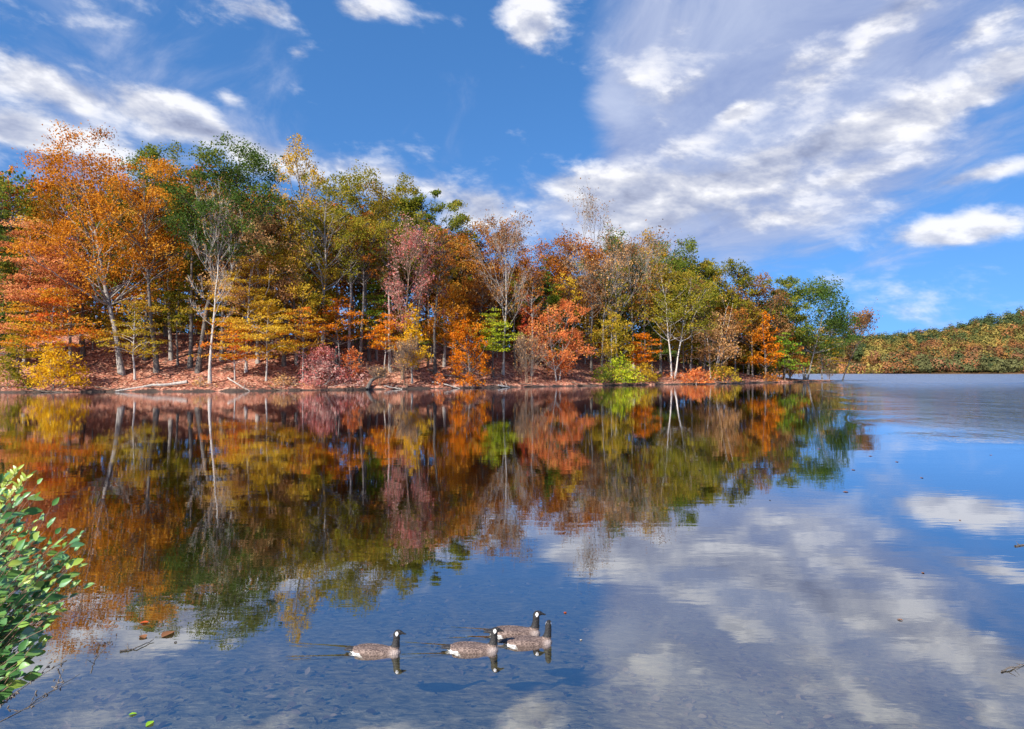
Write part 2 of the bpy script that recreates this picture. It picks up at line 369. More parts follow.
STY = {  # limbs, elev low, elev high, flatness of a spray, spray radius/R, crown base, normal bias
 'broad':   (19, 12, 68, .50, .20, .40, .5),
 'open':    (15, 18, 66, .45, .19, .42, .5),
 'upright': (18, 52, 76, .70, .20, .38, .3),
 'layered': (24, -8, 28, .16, .26, .22, 1.1),
 'young':   (26, 8, 62, .40, .26, .14, .5),
 'bush':    (22, 10, 70, .45, .32, .02, .5),
 'bare':    (20, 46, 76, .60, .18, .36, .2),
 'conifer': (44, -18, 20, .22, .24, .10, .8),
}
def gen_tree(r, H, Rr, style, nleaf, lean=(0, 0), crown_off=(0, 0), trunk_r=None, leafL=.40, cb=None, stems=1, asym=1.0):
    nl, e0, e1, flat, sr, cb0, nb = STY[style]
    cb = cb0 if cb is None else cb
    T = Tubes()
    r0 = trunk_r or max(.05, (.0088 if style == 'bare' else .0115) * H + .02)
    tw = Tubes()
    sprays = []
    lx, ly = lean
    for st in range(stems):
        a0 = r.uniform(0, 6.28)
        spread = 0 if stems == 1 else Rr * .38
        sx, sy = spread * math.cos(a0), spread * math.sin(a0)
        n = 10
        ts = np.linspace(0, 1, n)
        wan = np.cumsum(r.normal(0, .012 * H, (n, 2)), 0) * ts[:, None] ** .7
        top = .93 if style != 'bush' else .6
        tp_ = np.stack([lx * ts ** 1.15 + wan[:, 0] + sx * ts + (st * .35 * r.uniform(-1, 1)),
                        ly * ts ** 1.15 + wan[:, 1] + sy * ts, ts * H * top], 1)
        tp_[0, 2] -= .4
        rad = r0 * (1.0 - .88 * ts ** .85); rad[0] *= 1.45
        if stems > 1: rad *= .75
        T.add(tp_, rad, 8)
        nlimb = max(6, int(nl / stems ** .6))
        az = r.uniform(0, 6.28)
        for k in range(nlimb):
            f = (k + r.uniform(.1, .9)) / nlimb
            tc_ = cb + (1 - cb) * f
            at_t = max(.02, cb * .82 + (1 - cb * .82) * f * .93) if style not in ('bush',) else f * .6
            p0 = np.array([np.interp(at_t, ts, tp_[:, q]) for q in range(3)])
            az += 2.4 + r.normal(0, .5)
            el = R(e0 + (e1 - e0) * f ** 1.1 + r.normal(0, 7))
            re = Rr * float(env(style, f)) * r.uniform(.62, 1.12)
            if asym != 1.0: re *= (1 + (asym - 1) * max(0, math.cos(az - math.atan2(ly, lx))))
            ln = max(re / max(math.cos(el), .35), .25 * Rr * .5)
            ln = min(ln, (H * 1.0 - p0[2]) / max(math.sin(el), .18) if el > .1 else ln)
            ln = max(ln, .12 * Rr)
            d = np.array([math.cos(az) * math.cos(el), math.sin(az) * math.cos(el), math.sin(el)])
            m = 6; q = np.linspace(0, 1, m)[:, None]
            sag = (.12 if style in ('layered', 'conifer') else -.10) * ln
            side = np.cross(d, [0, 0, 1.]); 
            pts = p0 + d * ln * q + np.array([0, 0, 1.]) * (sag * 4 * q * (1 - q) * .6 - (sag * q ** 2 if style in ('layered', 'conifer') else -.05 * ln * q ** 2)) \
                  + side * ln * r.normal(0, .07) * np.sin(q * 3.14) + np.r_[0, 0, 0] + r.normal(0, .018 * ln, (m, 3)) * q
            rl = np.interp(at_t, ts, rad) * .52
            if style == 'bare': rl *= .62
            rl = max(min(rl, .03 * ln + .02), .022)
            T.add(pts, rl * (1 - .8 * q[:, 0]), 5)
            ns = 5 if style not in ('bare',) else 7
            for s in range(ns):
                fs = .30 + .68 * (s + r.uniform(0, 1)) / ns
                b0 = np.array([np.interp(fs, q[:, 0], pts[:, c]) for c in range(3)])
                az2 = az + (1 if s % 2 else -1) * r.uniform(.35, 1.15)
                el2 = el * .7 + R(r.normal(6, 14)) if style != 'layered' else R(r.normal(2, 8))
                if style == 'bare': el2 = el + R(r.normal(4, 16))
                l2 = ln * r.uniform(.26, .5) * (1.15 - .45 * fs)
                d2 = np.array([math.cos(az2) * math.cos(el2), math.sin(az2) * math.cos(el2), math.sin(el2)])
                qq = np.linspace(0, 1, 4)[:, None]
                p2 = b0 + d2 * l2 * qq + r.normal(0, .03 * l2, (4, 3)) * qq
                T.add(p2, max(rl * .42 * (1 - .5 * fs), .014) * (1 - .7 * qq[:, 0]), 4)
                sprays.append(p2[3]); sprays.append(p2[2])
                if s % 2 == 0: sprays.append(p2[1])
                if style == 'bare':
                    for w in range(5):
                        fw = r.uniform(.25, 1)
                        c0 = b0 + d2 * l2 * fw
                        dw = d2 + r.normal(0, .45, 3) + [0, 0, .3]; dw /= np.linalg.norm(dw)
                        lw = l2 * r.uniform(.35, .8)
                        q3 = np.linspace(0, 1, 3)[:, None]
                        p3 = c0 + dw * lw * q3 + r.normal(0, .05 * lw, (3, 3)) * q3
                        tw.add(p3, .022 * (1 - .6 * q3[:, 0]), 3)
                        sprays.append(p3[2])
            sprays.append(pts[-1]); sprays.append(pts[-2])
        sprays.append(tp_[-1])
    sp = np.array(sprays)
    sp = sp + r.normal(0, .03 * Rr, sp.shape)
    w = r.gamma(2.0, 1.0, len(sp)); w /= w.sum()
    idx = r.choice(len(sp), size=nleaf, p=w)
    srad = sr * Rr * r.uniform(.6, 1.25, len(sp))
    off = r.normal(size=(nleaf, 3)) * .55
    off *= srad[idx][:, None]; off[:, 2] *= flat
    c = sp[idx] + off
    c[:, 2] = np.maximum(c[:, 2], .15)
    base = r.uniform(.08, .92, len(sp))
    # neighbouring sprays share a tone
    ph = r.uniform(0, 6.28, 3)
    big = .5 + .5 * np.sin(sp[:, 0] / Rr * 2.6 + ph[0]) * np.sin(sp[:, 1] / Rr * 2.6 + ph[1]) * np.sin(sp[:, 2] / Rr * 2.2 + ph[2])
    base = .55 * base + .45 * big
    tone = np.clip(base[idx] + r.normal(0, .13, nleaf), 0, 1)
    v, f = leaf_quads(c, (0, 0, nb), leafL, leafL * .66, r)
    leaf = quad_mesh('crown', v, f, {'tone': np.repeat(tone, 4)})
    tw_me = tw if tw.n else None
    return T, leaf, tw_me

LOBE = {  # lobes, lobe radius / R, flatness, crown base, limb slope, normal bias, inner share, sub-clumps
 'broad':   (52, .30, .62, .36, .9, .55, .25, 11),
 'open':    (34, .28, .55, .40, .8, .5, .25, 10),
 'upright': (26, .30, .95, .36, 2.2, .3, .4, 10),
 'layered': (34, .36, .20, .22, .15, 1.0, .35, 12),
 'young':   (34, .33, .60, .14, .6, .5, .35, 10),
 'bush':    (20, .38, .60, .04, .8, .5, .4, 10),
 'conifer': (54, .30, .28, .10, -.1, .8, .35, 9),
}
def gen_lobed(r, H, Rr, style, nleaf, lean, leafL, cb, stems, asym):
    K, lr, flat, cb0, slope, nb, inner, nsub = LOBE[style]
    cb = cb0 if cb is None else cb
    T = Tubes(); lx, ly = lean
    r0 = max(.05, .0115 * H + .02)
    n = 11; ts = np.linspace(0, 1, n)
    K = int(K * np.clip(H / Rr / 3.2, .8, 1.7))
    axes = []
    for st in range(stems):
        a0 = st * 6.28 / stems + r.uniform(0, 1.5)
        spread = 0 if stems == 1 else Rr * .4
        off0 = 0 if stems == 1 else .45
        wan = np.cumsum(r.normal(0, .010 * H, (n, 2)), 0) * ts[:, None] ** .7
        top = .55 if style == 'bush' else .94
        P = np.stack([lx * ts ** 1.15 + wan[:, 0] + math.cos(a0) * (off0 + spread * ts), ly * ts ** 1.15 + wan[:, 1] + math.sin(a0) * (off0 + spread * ts), ts * H * top], 1)
        P[0, 2] -= .4
        rad = r0 * (1.0 - .9 * ts ** .9) * (1 if stems == 1 else .72); rad[0] *= 1.4
        T.add(P, rad, 8); axes.append((P, rad))
    zc0 = cb * H
    f = (np.arange(K) + r.uniform(0, 1, K)) / K
    wgt = np.cumsum(env(style, np.linspace(0, 1, 60)) + (.12 if style in ('young', 'conifer', 'layered') else .15 + .45 * np.linspace(0, 1, 60))); wgt = (wgt - wgt[0]) / (wgt[-1] - wgt[0])
    f = np.interp(f, wgt, np.linspace(0, 1, 60))
    az = np.arange(K) * 2.4 + r.normal(0, .5, K)
    clumps = []; tones = []; sig = []
    ph = r.uniform(0, 6.28, 3)
    for k in range(K):
        e = float(env(style, f[k])) * Rr
        a = lr * Rr * r.uniform(.7, 1.25) * (1 - .15 * f[k])
        if style in ('young', 'conifer'): a = min(a, max(e * .9, .12 * Rr))
        rho = max(0, e - .6 * a) * (r.uniform(.1, .6) if r.uniform() < inner else r.uniform(.72, 1.12))
        if asym != 1.0: rho *= 1 + (asym - 1) * math.cos(az[k])
        P, rad = axes[k % stems]
        z = zc0 + f[k] * (H - zc0 - a * flat * .8) + r.normal(0, .02 * H)
        ax = np.array([np.interp(min(z / (H * .94), 1), ts, P[:, q]) for q in (0, 1)])
        if stems > 1: ax *= .5
        c = np.array([ax[0] + rho * math.cos(az[k]), ax[1] + rho * math.sin(az[k]), z])
        za = max(min(z - rho * slope - a * .3, H * .85), cb * H * (.8 if style != 'bush' else .1))
        ta = np.clip(za / (H * (.94 if style != 'bush' else .55)), .02, .97)
        p0 = np.array([np.interp(ta, ts, P[:, q]) for q in range(3)])
        q = np.linspace(0, 1, 7)[:, None]
        dist = np.linalg.norm(c - p0)
        pts = p0 + (c - p0) * q
        pts[:, 2] += (q[:, 0] * (1 - q[:, 0])) * dist * (.22 if slope < .3 else -.18)
        pts[:, :2] += np.sin(q * 3.14) * r.normal(0, .07 * dist, 2)
        pts += r.normal(0, .015 * dist, pts.shape) * q
        rl = np.clip(np.interp(ta, ts, rad) * .5, .02, .03 * dist + .025)
        T.add(pts, rl * (1 - .75 * q[:, 0]), 5)
        m = max(5, int(nsub * r.uniform(.7, 1.3)))
        d = r.normal(size=(m, 3)); d[:, 2] += .35; d /= np.linalg.norm(d, axis=1)[:, None]
        d *= r.uniform(.35, 1.1, (m, 1)); sc = c + d * a * np.array([1, 1, flat])
        bt = .5 + .5 * math.sin(c[0] / Rr * 2.4 + ph[0]) * math.sin(c[2] / Rr * 2.0 + ph[1]) * math.cos(c[1] / Rr * 2 + ph[2])
        b = np.clip(.10 + .5 * bt + .35 * r.uniform() + r.normal(0, .10, m), 0, 1)
        for j in range(m):
            clumps.append(sc[j]); tones.append(b[j]); sig.append(a * r.uniform(.17, .36))
            if j < 5:
                qq = np.linspace(0, 1, 4)[:, None]
                T.add(pts[-2] + (sc[j] - pts[-2]) * qq + r.normal(0, .05 * a, (4, 3)) * qq, max(rl * .28, .013) * (1 - .7 * qq[:, 0]), 3)
    cl = np.array(clumps); tn = np.array(tones); sg = np.array(sig)
    w = sg ** 1.6 * r.uniform(.35, 1.3, len(cl)); w /= w.sum()
    idx = r.choice(len(cl), size=nleaf, p=w)
    off = r.normal(size=(nleaf, 3)) * (sg[idx] * .8)[:, None]
    off[:, 2] *= min(1.0, flat * 1.3)
    c = cl[idx] + off; c[:, 2] = np.maximum(c[:, 2], .12)
    tone = np.clip(tn[idx] + r.normal(0, .11, nleaf), 0, 1)
    v, fq = leaf_quads(c, (0, 0, nb), leafL, leafL * .66, r)
    return T, quad_mesh('crown', v, fq, {'tone': np.repeat(tone, 4)}), None

def tree(name, px, d, top, wpx, style, pal, bark, label, cat='tree', group=None, dens=1.0, leanpx=(0, 0), cb=None, stems=1, leafL=.34, asym=1.0):
    X, Y = at(px, d)
    z = float(groundZ(X, Y)) - .05
    H = CAM_H + (HOR - top) / F * Y - z
    m_px = Y / F
    Rr = max(.4, wpx * .5 * m_px) * 1.06
    cbv = STY[style][5] if cb is None else cb
    if leafL <= .45: leafL = max(leafL, .0026 * Y)
    area = 2 * Rr * H * (1 - cbv)
    n = int(np.clip(area * {'broad': 46, 'open': 40}.get(style, 32) * (.40 / leafL) ** 1.6 * dens, 120, 24000))
    r = np.random.default_rng(int(px * 131 + d * 977 + top * 17) % (2 ** 31))
    ln = (leanpx[0] * m_px, leanpx[1])
    if style == 'bare': T, leaf, tw = gen_tree(r, H, Rr, style, n, ln, leafL=leafL, cb=cb, stems=stems, asym=asym)
    else: T, leaf, tw = gen_lobed(r, H, Rr, style, n, ln, leafL, cb, stems, asym)
    if tw: T.v += tw.v; T.f += [q + T.n for q in tw.f]
    o = empty(name, (X, Y, z))
    tag(o, label, cat, group)
    obj('trunk' if cat == 'tree' else 'stems', T.mesh('trunk'), BK[bark], o)
    obj('crown' if cat == 'tree' else 'foliage', leaf, LM[pal], o)
    return o

W1 = 'trees of the wooded shore'
# px, d, top, width, style, palette, bark, label, kwargs
TREES = [
 ('conifer', -4, 9, 200, 66, 'conifer', 'dark_green', 'dark', 'dark green evergreen cut by the left edge of the view', {}),
 ('broadleaf_tree', 122, 8, 136, 150, 'broad', 'golden_orange', 'grey', 'huge golden orange tree whose trunk leans left above the yellow bush', dict(leanpx=(-58, 2), cb=.36, dens=1.05)),
 ('broadleaf_tree', 24, 10, 222, 110, 'layered', 'salmon', 'grey', 'pinkish salmon tree with drooping layers beside the left evergreen', {}),
 ('broadleaf_tree', 70, 13, 232, 120, 'layered', 'salmon', 'grey', 'salmon orange tree under the huge golden crown', dict(cb=.38)),
 ('broadleaf_tree', 50, 6, 285, 100, 'layered', 'gold_red', 'grey', 'low orange and yellow layered tree right above the yellow bush', dict(cb=.3)),
 ('broadleaf_tree', 18, 5, 315, 60, 'layered', 'olive_gold', 'dark', 'small olive tree low at the left edge by the water', dict(cb=.25)),
 ('broadleaf_tree', 157, 8, 158, 96, 'open', 'golden_orange', 'dark', 'orange tree on a dark double bent trunk left of the green oaks', dict(leanpx=(-14, 0), dens=.6, cb=.5)),
 ('young_tree', 135, 5, 292, 74, 'layered', 'olive_gold', 'pale', 'slim pale trunked sapling with thin olive and orange layers', dict(dens=.6, cb=.3)),
 ('broadleaf_tree', 166, 24, 143, 98, 'broad', 'green', 'dark', 'mid green oak crown with a yellow left rim, second tallest green top', dict(dens=1.35)),
 ('broadleaf_tree', 198, 8, 142, 110, 'broad', 'dark_green', 'dark', 'deep green oak rising on a dark forked trunk', dict(leanpx=(28, 0), cb=.5, dens=1.5)),
 ('bare_tree', 210, 3.5, 205, 54, 'bare', 'tan', 'pale', 'white barked almost bare tree standing at the bank', dict(dens=.12, cb=.38)),
 ('broadleaf_tree', 178, 11, 268, 64, 'layered', 'olive', 'dark', 'low dark olive tree behind the pale trunked sapling', dict(cb=.4)),
 ('broadleaf_tree', 300, 30, 133, 62, 'upright', 'gold', 'grey', 'tall wispy golden tree poking above all its neighbours', dict(leanpx=(-5, 0), dens=.65)),
 ('broadleaf_tree', 258, 12, 198, 100, 'broad', 'tan', 'grey', 'pale orange tan crown below the deep green oak', dict(dens=.85)),
 ('broadleaf_tree', 246, 8, 246, 90, 'layered', 'gold', 'pale', 'gold layered tree with a pale trunk right of the white barked one', dict(cb=.34)),
 ('broadleaf_tree', 296, 11, 238, 84, 'broad', 'olive_gold', 'grey', 'yellow olive round crown below the wispy golden tree', dict(cb=.3)),
 ('broadleaf_tree', 322, 11, 180, 84, 'open', 'olive', 'grey', 'grey limbed tree forking high in front of the olive oaks', dict(dens=.25, cb=.5)),
 ('broadleaf_tree', 352, 15, 176, 96, 'broad', 'olive', 'dark', 'broad olive oak crown right of the wispy golden tree', dict(dens=1.3, cb=.5)),
 ('broadleaf_tree', 402, 32, 182, 72, 'broad', 'olive', 'dark', 'olive green crown between the broad olive oak and the ragged green oak', dict(dens=1.3)),
 ('broadleaf_tree', 441, 24, 188, 78, 'open', 'green', 'dark', 'ragged green oak with sky gaps at the dip of the treeline', dict(dens=1.5)),
 ('young_tree', 235, 5, 318, 70, 'layered', 'gold_red', 'grey', 'low red and orange young tree beside the white barked trunk', dict(cb=.34)),
 ('young_tree', 266, 4, 300, 74, 'layered', 'gold', 'grey', 'gold layered sapling on thin grey stems left of the pink bush', dict(cb=.36)),
 ('young_tree', 303, 3.5, 308, 60, 'layered', 'gold_red', 'grey', 'orange and olive sapling standing over the pink bush', dict(cb=.42)),
 ('young_tree', 340, 9, 298, 84, 'layered', 'orange', 'grey', 'orange layered young tree in the shade of the olive oaks', dict(cb=.42, dens=.8)),
 ('young_tree', 318, 13, 280, 66, 'layered', 'gold', 'grey', 'dull gold young tree behind the grey limbed forking trunk', dict(cb=.36)),
 ('young_tree', 376, 14, 276, 44, 'layered', 'bright_green', 'dark', 'bright green slender tree among the dark trunks', dict(cb=.35)),
 ('young_tree', 384, 6, 314, 48, 'layered', 'orange', 'grey', 'small orange sapling below the bright green slender tree', dict(cb=.42)),
 ('broadleaf_tree', 402, 5, 240, 48, 'bare', 'pink', 'brown', 'thin dusty pink tree with grey bark close to the water', dict(dens=.5)),
 ('broadleaf_tree', 428, 11, 250, 40, 'bare', 'pink', 'brown', 'sparse rose tinged tree behind the yellow maple', dict(dens=.5)),
 ('young_tree', 412, 2.5, 301, 38, 'young', 'yellow', 'grey', 'bright yellow young maple on the bank', dict(cb=.22)),
 ('broadleaf_tree', 452, 9, 278, 66, 'young', 'golden_orange', 'grey', 'orange tree left of and above the small flaming maple', dict(cb=.3)),
 ('broadleaf_tree', 466, 21, 228, 78, 'broad', 'rust', 'dark', 'dark rust crown directly right of the ragged green oak', {}),
 ('young_tree', 470, 2.5, 320, 42, 'broad', 'orange', 'grey', 'small flaming orange maple at the bank', dict(cb=.18)),
 ('broadleaf_tree', 490, 23, 222, 66, 'broad', 'rust', 'dark', 'rust and orange crown at the treeline dip', dict(leanpx=(4, 0))),
 ('bare_tree', 503, 8, 232, 58, 'bare', 'brown', 'grey', 'nearly bare grey tree on a stout pale trunk with fine twigs', dict(dens=.32)),
 ('young_tree', 493, 6, 308, 60, 'layered', 'lime', 'dark', 'yellow green layered tree by the stout pale trunk', dict(cb=.35, dens=.7)),
 ('young_tree', 526, 12, 276, 30, 'young', 'red', 'dark', 'narrow crimson maple half hidden in the wood', dict(cb=.25, dens=.7)),
 ('broadleaf_tree', 543, 16, 258, 56, 'conifer', 'dark_green', 'dark', 'dark green tree behind the coral maple', {}),
 ('young_tree', 556, 11, 278, 44, 'young', 'bright_green', 'dark', 'fresh green young tree peeking over the coral maple', {}),
 ('broadleaf_tree', 558, 3, 298, 68, 'broad', 'coral', 'pale', 'glowing coral orange maple in front of the darker wood', dict(cb=.15, stems=2, dens=.85)),
 ('broadleaf_tree', 560, 22, 236, 96, 'broad', 'rust', 'dark', 'wide russet oak left of the tall leafless treetop', dict(dens=1.3)),
 ('bare_tree', 587, 20, 207, 50, 'bare', 'brown', 'grey', 'tall leafless treetop standing above the skyline', dict(dens=.10, cb=.42, stems=2)),
 ('bare_tree', 602, 11, 262, 84, 'bare', 'tan', 'grey', 'leafless tan tree right of the coral maple', dict(dens=.22)),
 ('bare_tree', 634, 13, 250, 88, 'bare', 'brown', 'grey', 'broad brown nearly leafless crown below the green treetops', dict(dens=.3)),
 ('broadleaf_tree', 622, 27, 236, 84, 'broad', 'green', 'dark', 'green oak crown just right of the tall leafless treetop', dict(dens=1.3)),
 ('broadleaf_tree', 652, 31, 232, 44, 'upright', 'gold', 'grey', 'yellow tipped treetop between two green oaks', dict(dens=.8)),
 ('broadleaf_tree', 676, 22, 241, 76, 'broad', 'green', 'dark', 'green oak crown left of where the skyline drops', dict(dens=1.4)),
 ('young_tree', 611, 5, 304, 56, 'young', 'olive_gold', 'grey', 'golden young tree above the lime green bush', dict(cb=.3, dens=.7)),
 ('young_tree', 640, 5, 330, 46, 'layered', 'orange', 'grey', 'little orange tree right behind the lime green bush', dict(cb=.3)),
 ('young_tree', 652, 12, 312, 48, 'conifer', 'dark_green', 'dark', 'small dark evergreen in the shade left of the twin pale trunks', dict(cb=.2)),
 ('broadleaf_tree', 673, 5, 268, 78, 'broad', 'olive', 'pale', 'olive brown tree on twin pale leaning trunks', dict(leanpx=(8, 0), cb=.42, stems=2, dens=.8)),
 ('broadleaf_tree', 700, 22, 258, 60, 'broad', 'olive', 'dark', 'olive crown over the peach coloured tree', dict(dens=1.2)),
 ('broadleaf_tree', 713, 5, 298, 66, 'young', 'tan', 'pale', 'peach coloured thin tree with several pale stems', dict(dens=.5, stems=3, cb=.2)),
 ('broadleaf_tree', 722, 17, 261, 58, 'broad', 'olive', 'dark', 'olive green round crown before the brown one', dict(dens=1.2)),
 ('broadleaf_tree', 748, 14, 272, 66, 'broad', 'brown', 'dark', 'reddish brown crown behind the bright orange tree', dict(dens=.75)),
 ('broadleaf_tree', 766, 4, 309, 42, 'young', 'orange', 'dark', 'bright orange tree near the end of the point', dict(cb=.22, dens=.65, stems=2)),
 ('broadleaf_tree', 784, 8, 276, 54, 'open', 'green', 'dark', 'thin green tree left of the last big oak on the point', dict(dens=1.1)),
 ('broadleaf_tree', 806, 4.5, 281, 92, 'broad', 'dark_green', 'grey', 'spreading green oak with three trunks, last big tree on the point', dict(leanpx=(12, 0), cb=.34, stems=3, dens=1.2)),
 ('young_tree', 785, 2, 331, 42, 'layered', 'bright_green', 'dark', 'low yellow green tree by the water under the last big oak', dict(cb=.25, dens=.8)),
 ('young_tree', 790, 5, 318, 40, 'young', 'rust', 'dark', 'small russet tree behind the low yellow green one', dict(dens=.7)),
 ('young_tree', 822, 3, 326, 46, 'layered', 'gold', 'grey', 'golden layered tree under the right side of the last big oak', dict(cb=.25, dens=.6)),
]
for nm, px, d, top, w, sty, pal, bk, lb, kw in TREES:
    tree(nm, px, d, top, w, sty, pal, bk, lb, **kw)

# the leaning tree at the tip
o = tree('leaning_tree', 842, .6, 318, 34, 'bare', 'brown', 'dark', 'dark crooked tree leaning right over the water at the very tip', dens=1.1, leanpx=(26, 0), cb=.40, asym=1.5)

# trees deeper in the wood: many, mostly hidden
SK = ([-160, 0, 75, 130, 165, 225, 250, 293, 315, 360, 405, 440, 475, 520, 560, 625, 660, 690, 720, 745, 790, 800],
      [150, 150, 148, 165, 155, 155, 180, 178, 185, 188, 195, 202, 236, 250, 245, 246, 246, 262, 272, 282, 292, 300])
back_kinds = [('olive', 'dark', 'tall dull olive tree deep in the wood, mostly hidden'),
              ('green', 'dark', 'tall green tree deep in the wood, mostly hidden'),
              ('golden_orange', 'dark', 'tall orange tree deep in the wood, mostly hidden'),
              ('rust', 'dark', 'tall russet tree deep in the wood, mostly hidden'),
              ('brown', 'dark', 'tall brown tree deep in the wood, mostly hidden')]
k = 0
for px in np.arange(-150, 800, 22.0):
    pxx = px + rng.uniform(-8, 8)
    Xq, Yq = at(pxx, 0); W = float(width(np.clip(Xq, -300, 96)))
    d = W * rng.uniform(.42, .72)
    top = np.interp(pxx, *SK) + rng.uniform(8, 42)
    kk = [0, 1, 2, 0, 3, 4, 0, 1, 3][k % 9] if pxx > 240 else [2, 1, 2, 0, 2, 4][k % 6]
    pal, bk, lb = back_kinds[kk]
    tree('background_tree', pxx, d, top, rng.uniform(60, 84), 'broad', pal, bk, lb, group='tall ' + pal.replace('_', ' ') + ' trees deep in the wood', dens=.8, cb=.3, leafL=.6)
    k += 1
low_kinds = [('gold_red', 'grey', 'low orange red understory tree half hidden among trunks'),
             ('olive_gold', 'grey', 'low olive gold understory tree half hidden among trunks'),
             ('gold', 'grey', 'low golden understory tree half hidden among trunks'),
             ('green', 'dark', 'low green understory tree half hidden among trunks'),
             ('orange', 'grey', 'low orange understory tree half hidden among trunks')]
k = 0
for px in np.arange(-140, 790, 15.0):
    pxx = px + rng.uniform(-8, 8)
    Xq, Yq = at(pxx, 0); W = float(width(np.clip(Xq, -300, 96)))
    d = min(rng.uniform(13, 30), W * .5)
    H = rng.uniform(6.5, 12.5)
    Xb, Yb = at(pxx, d)
    top = HOR - (H + float(groundZ(Xb, Yb)) - CAM_H) / Yb * F
    pal, bk, lb = low_kinds[[0, 1, 3, 2, 1, 4, 3, 1, 2][k % 9]]
    tree('understory_tree', pxx, d, top, rng.uniform(38, 62), 'layered', pal, bk, lb, group='low ' + pal.replace('_', ' ') + ' trees under the wood', dens=.75, cb=.36, leafL=.46)
    k += 1

k = 0
for px in np.arange(-150, 770, 15.0):
    pxx = px + rng.uniform(-6, 6)
    Xq, Yq = at(pxx, 0); W = float(width(np.clip(Xq, -300, 96)))
    d = W * rng.uniform(.55, .85)
    H = rng.uniform(8, 13)
    Xb, Yb = at(pxx, d)
    top = HOR - (H + float(groundZ(Xb, Yb)) - CAM_H) / Yb * F
    pal, bk, lb = [('olive', 'dark', 'low dull olive thicket tree at the back of the wood, mostly hidden'), ('green', 'dark', 'low dull green thicket tree at the back of the wood, mostly hidden'),
                   ('rust', 'dark', 'low russet thicket tree at the back of the wood, mostly hidden')][[0, 1, 0, 2, 1, 0, 2][k % 7]]
    tree('thicket_tree', pxx, d, top, rng.uniform(44, 60), 'young', pal, bk, lb, group='low ' + pal.replace('_', ' ') + ' thicket trees behind the wood', dens=.75, cb=.05, leafL=.7)
    k += 1

# slim straight trunks that stand up through the wood
for k, px in enumerate([84, 146, 172, 188, 222, 270, 286, 334, 346, 360, 368, 388, 418, 434, 446, 482, 516, 534, 570, 594, 620, 644, 662, 690, 704, 736, 752, 776]):
    pxx = px + rng.uniform(-3, 3)
    d = rng.uniform(7, 15) * (1 if px < 700 else .6)
    top = np.interp(pxx, *SK) + rng.uniform(14, 40)
    pal = ['olive', 'rust', 'gold', 'brown'][k % 4]; bk = 'grey' if k % 3 == 2 else 'dark'
    tree('slim_tree', pxx, d, top, rng.uniform(24, 34), 'open', pal, bk, 'slim tall tree with %s bark and a small high %s crown inside the wood' % (bk, pal), group='slim tall %s barked %s trees inside the wood' % (bk, pal), dens=.55, cb=.58)

# bushes along the water
for a in [
 ('bush', 54, .9, 344, 66, 'bush', 'yellow', 'grey', 'bright golden yellow bush at the left end of the shore', dict(dens=1.2, cb=.12)),
 ('bush', 322, 1.6, 346, 74, 'bush', 'pink', 'pale', 'wide dusty pink and red bush hanging over the bank', dict(dens=.9, stems=3)),
 ('bush', 350, 5, 346, 36, 'bush', 'coral', 'grey', 'reddish orange bush just right of the dusty pink one', dict(dens=.7)),
 ('bush', 622, 1.0, 356, 52, 'bush', 'lime', 'dark', 'lime green bush with a yellow lower edge by the water', dict(dens=1.1)),
 ('bush', 645, 1.5, 362, 36, 'bush', 'gold', 'dark', 'golden bush touching the right side of the lime green one', dict(dens=.9)),
 ('bush', 603, .8, 366, 26, 'bush', 'green', 'dark', 'dark green bush left of and below the lime green one', dict(dens=1.0)),
 ('bush', 694, .6, 368, 58, 'bush', 'coral', 'grey', 'long low orange bush lit at the waterline', dict(dens=1.4, stems=4)),
 ('bush', 722, 1.0, 364, 40, 'bush', 'olive_gold', 'dark', 'olive and yellow bush right of the long low orange one', dict(dens=1.0)),
 ('bush', 470, .6, 372, 30, 'bush', 'orange', 'grey', 'tiny orange bush at the foot of the flaming maple', dict(dens=1.1)),
 ('bush', 440, .8, 372, 18, 'bush', 'coral', 'grey', 'tiny reddish bush between the yellow and the flaming maple', dict(dens=1.0)),
 ('bush', 200, 1.6, 375, 26, 'bush', 'tan', 'pale', 'straw coloured bush at the end of the white log', dict(dens=.5)),
 ('bush', 284, 1.0, 374, 40, 'bush', 'tan', 'pale', 'pale straw bush left of the dusty pink one', dict(dens=.6)),
 ('bush', 8, 1.0, 358, 44, 'bush', 'olive', 'dark', 'dull olive bush in the left corner of the far shore', dict(dens=.8)),
 ('bush', 770, 1.0, 372, 40, 'bush', 'rust', 'dark', 'rusty low bush under the bright orange tree', dict(dens=.6)),
]:
    kw = a[9]
    tree(*a[:8], a[8], cat='bush', **kw)
for i, (px, d, top, w, lb) in enumerate([(404, 1.2, 346, 34, 'grey leafless thicket under the yellow maple'),
      (528, 1.6, 340, 38, 'grey leafless thicket of thin stems right of the stout pale trunk'),
      (380, .8, 370, 30, 'pale leafless brush at the waterline beside the rotten stump'),
      (829, 1.2, 364, 14, 'thin leafless shrub near the tip of the point')]):
    tree('leafless_shrub', px, d, top, w, 'bare', 'tan', 'brown', lb, cat='bush', dens=.2, cb=.1, stems=4)

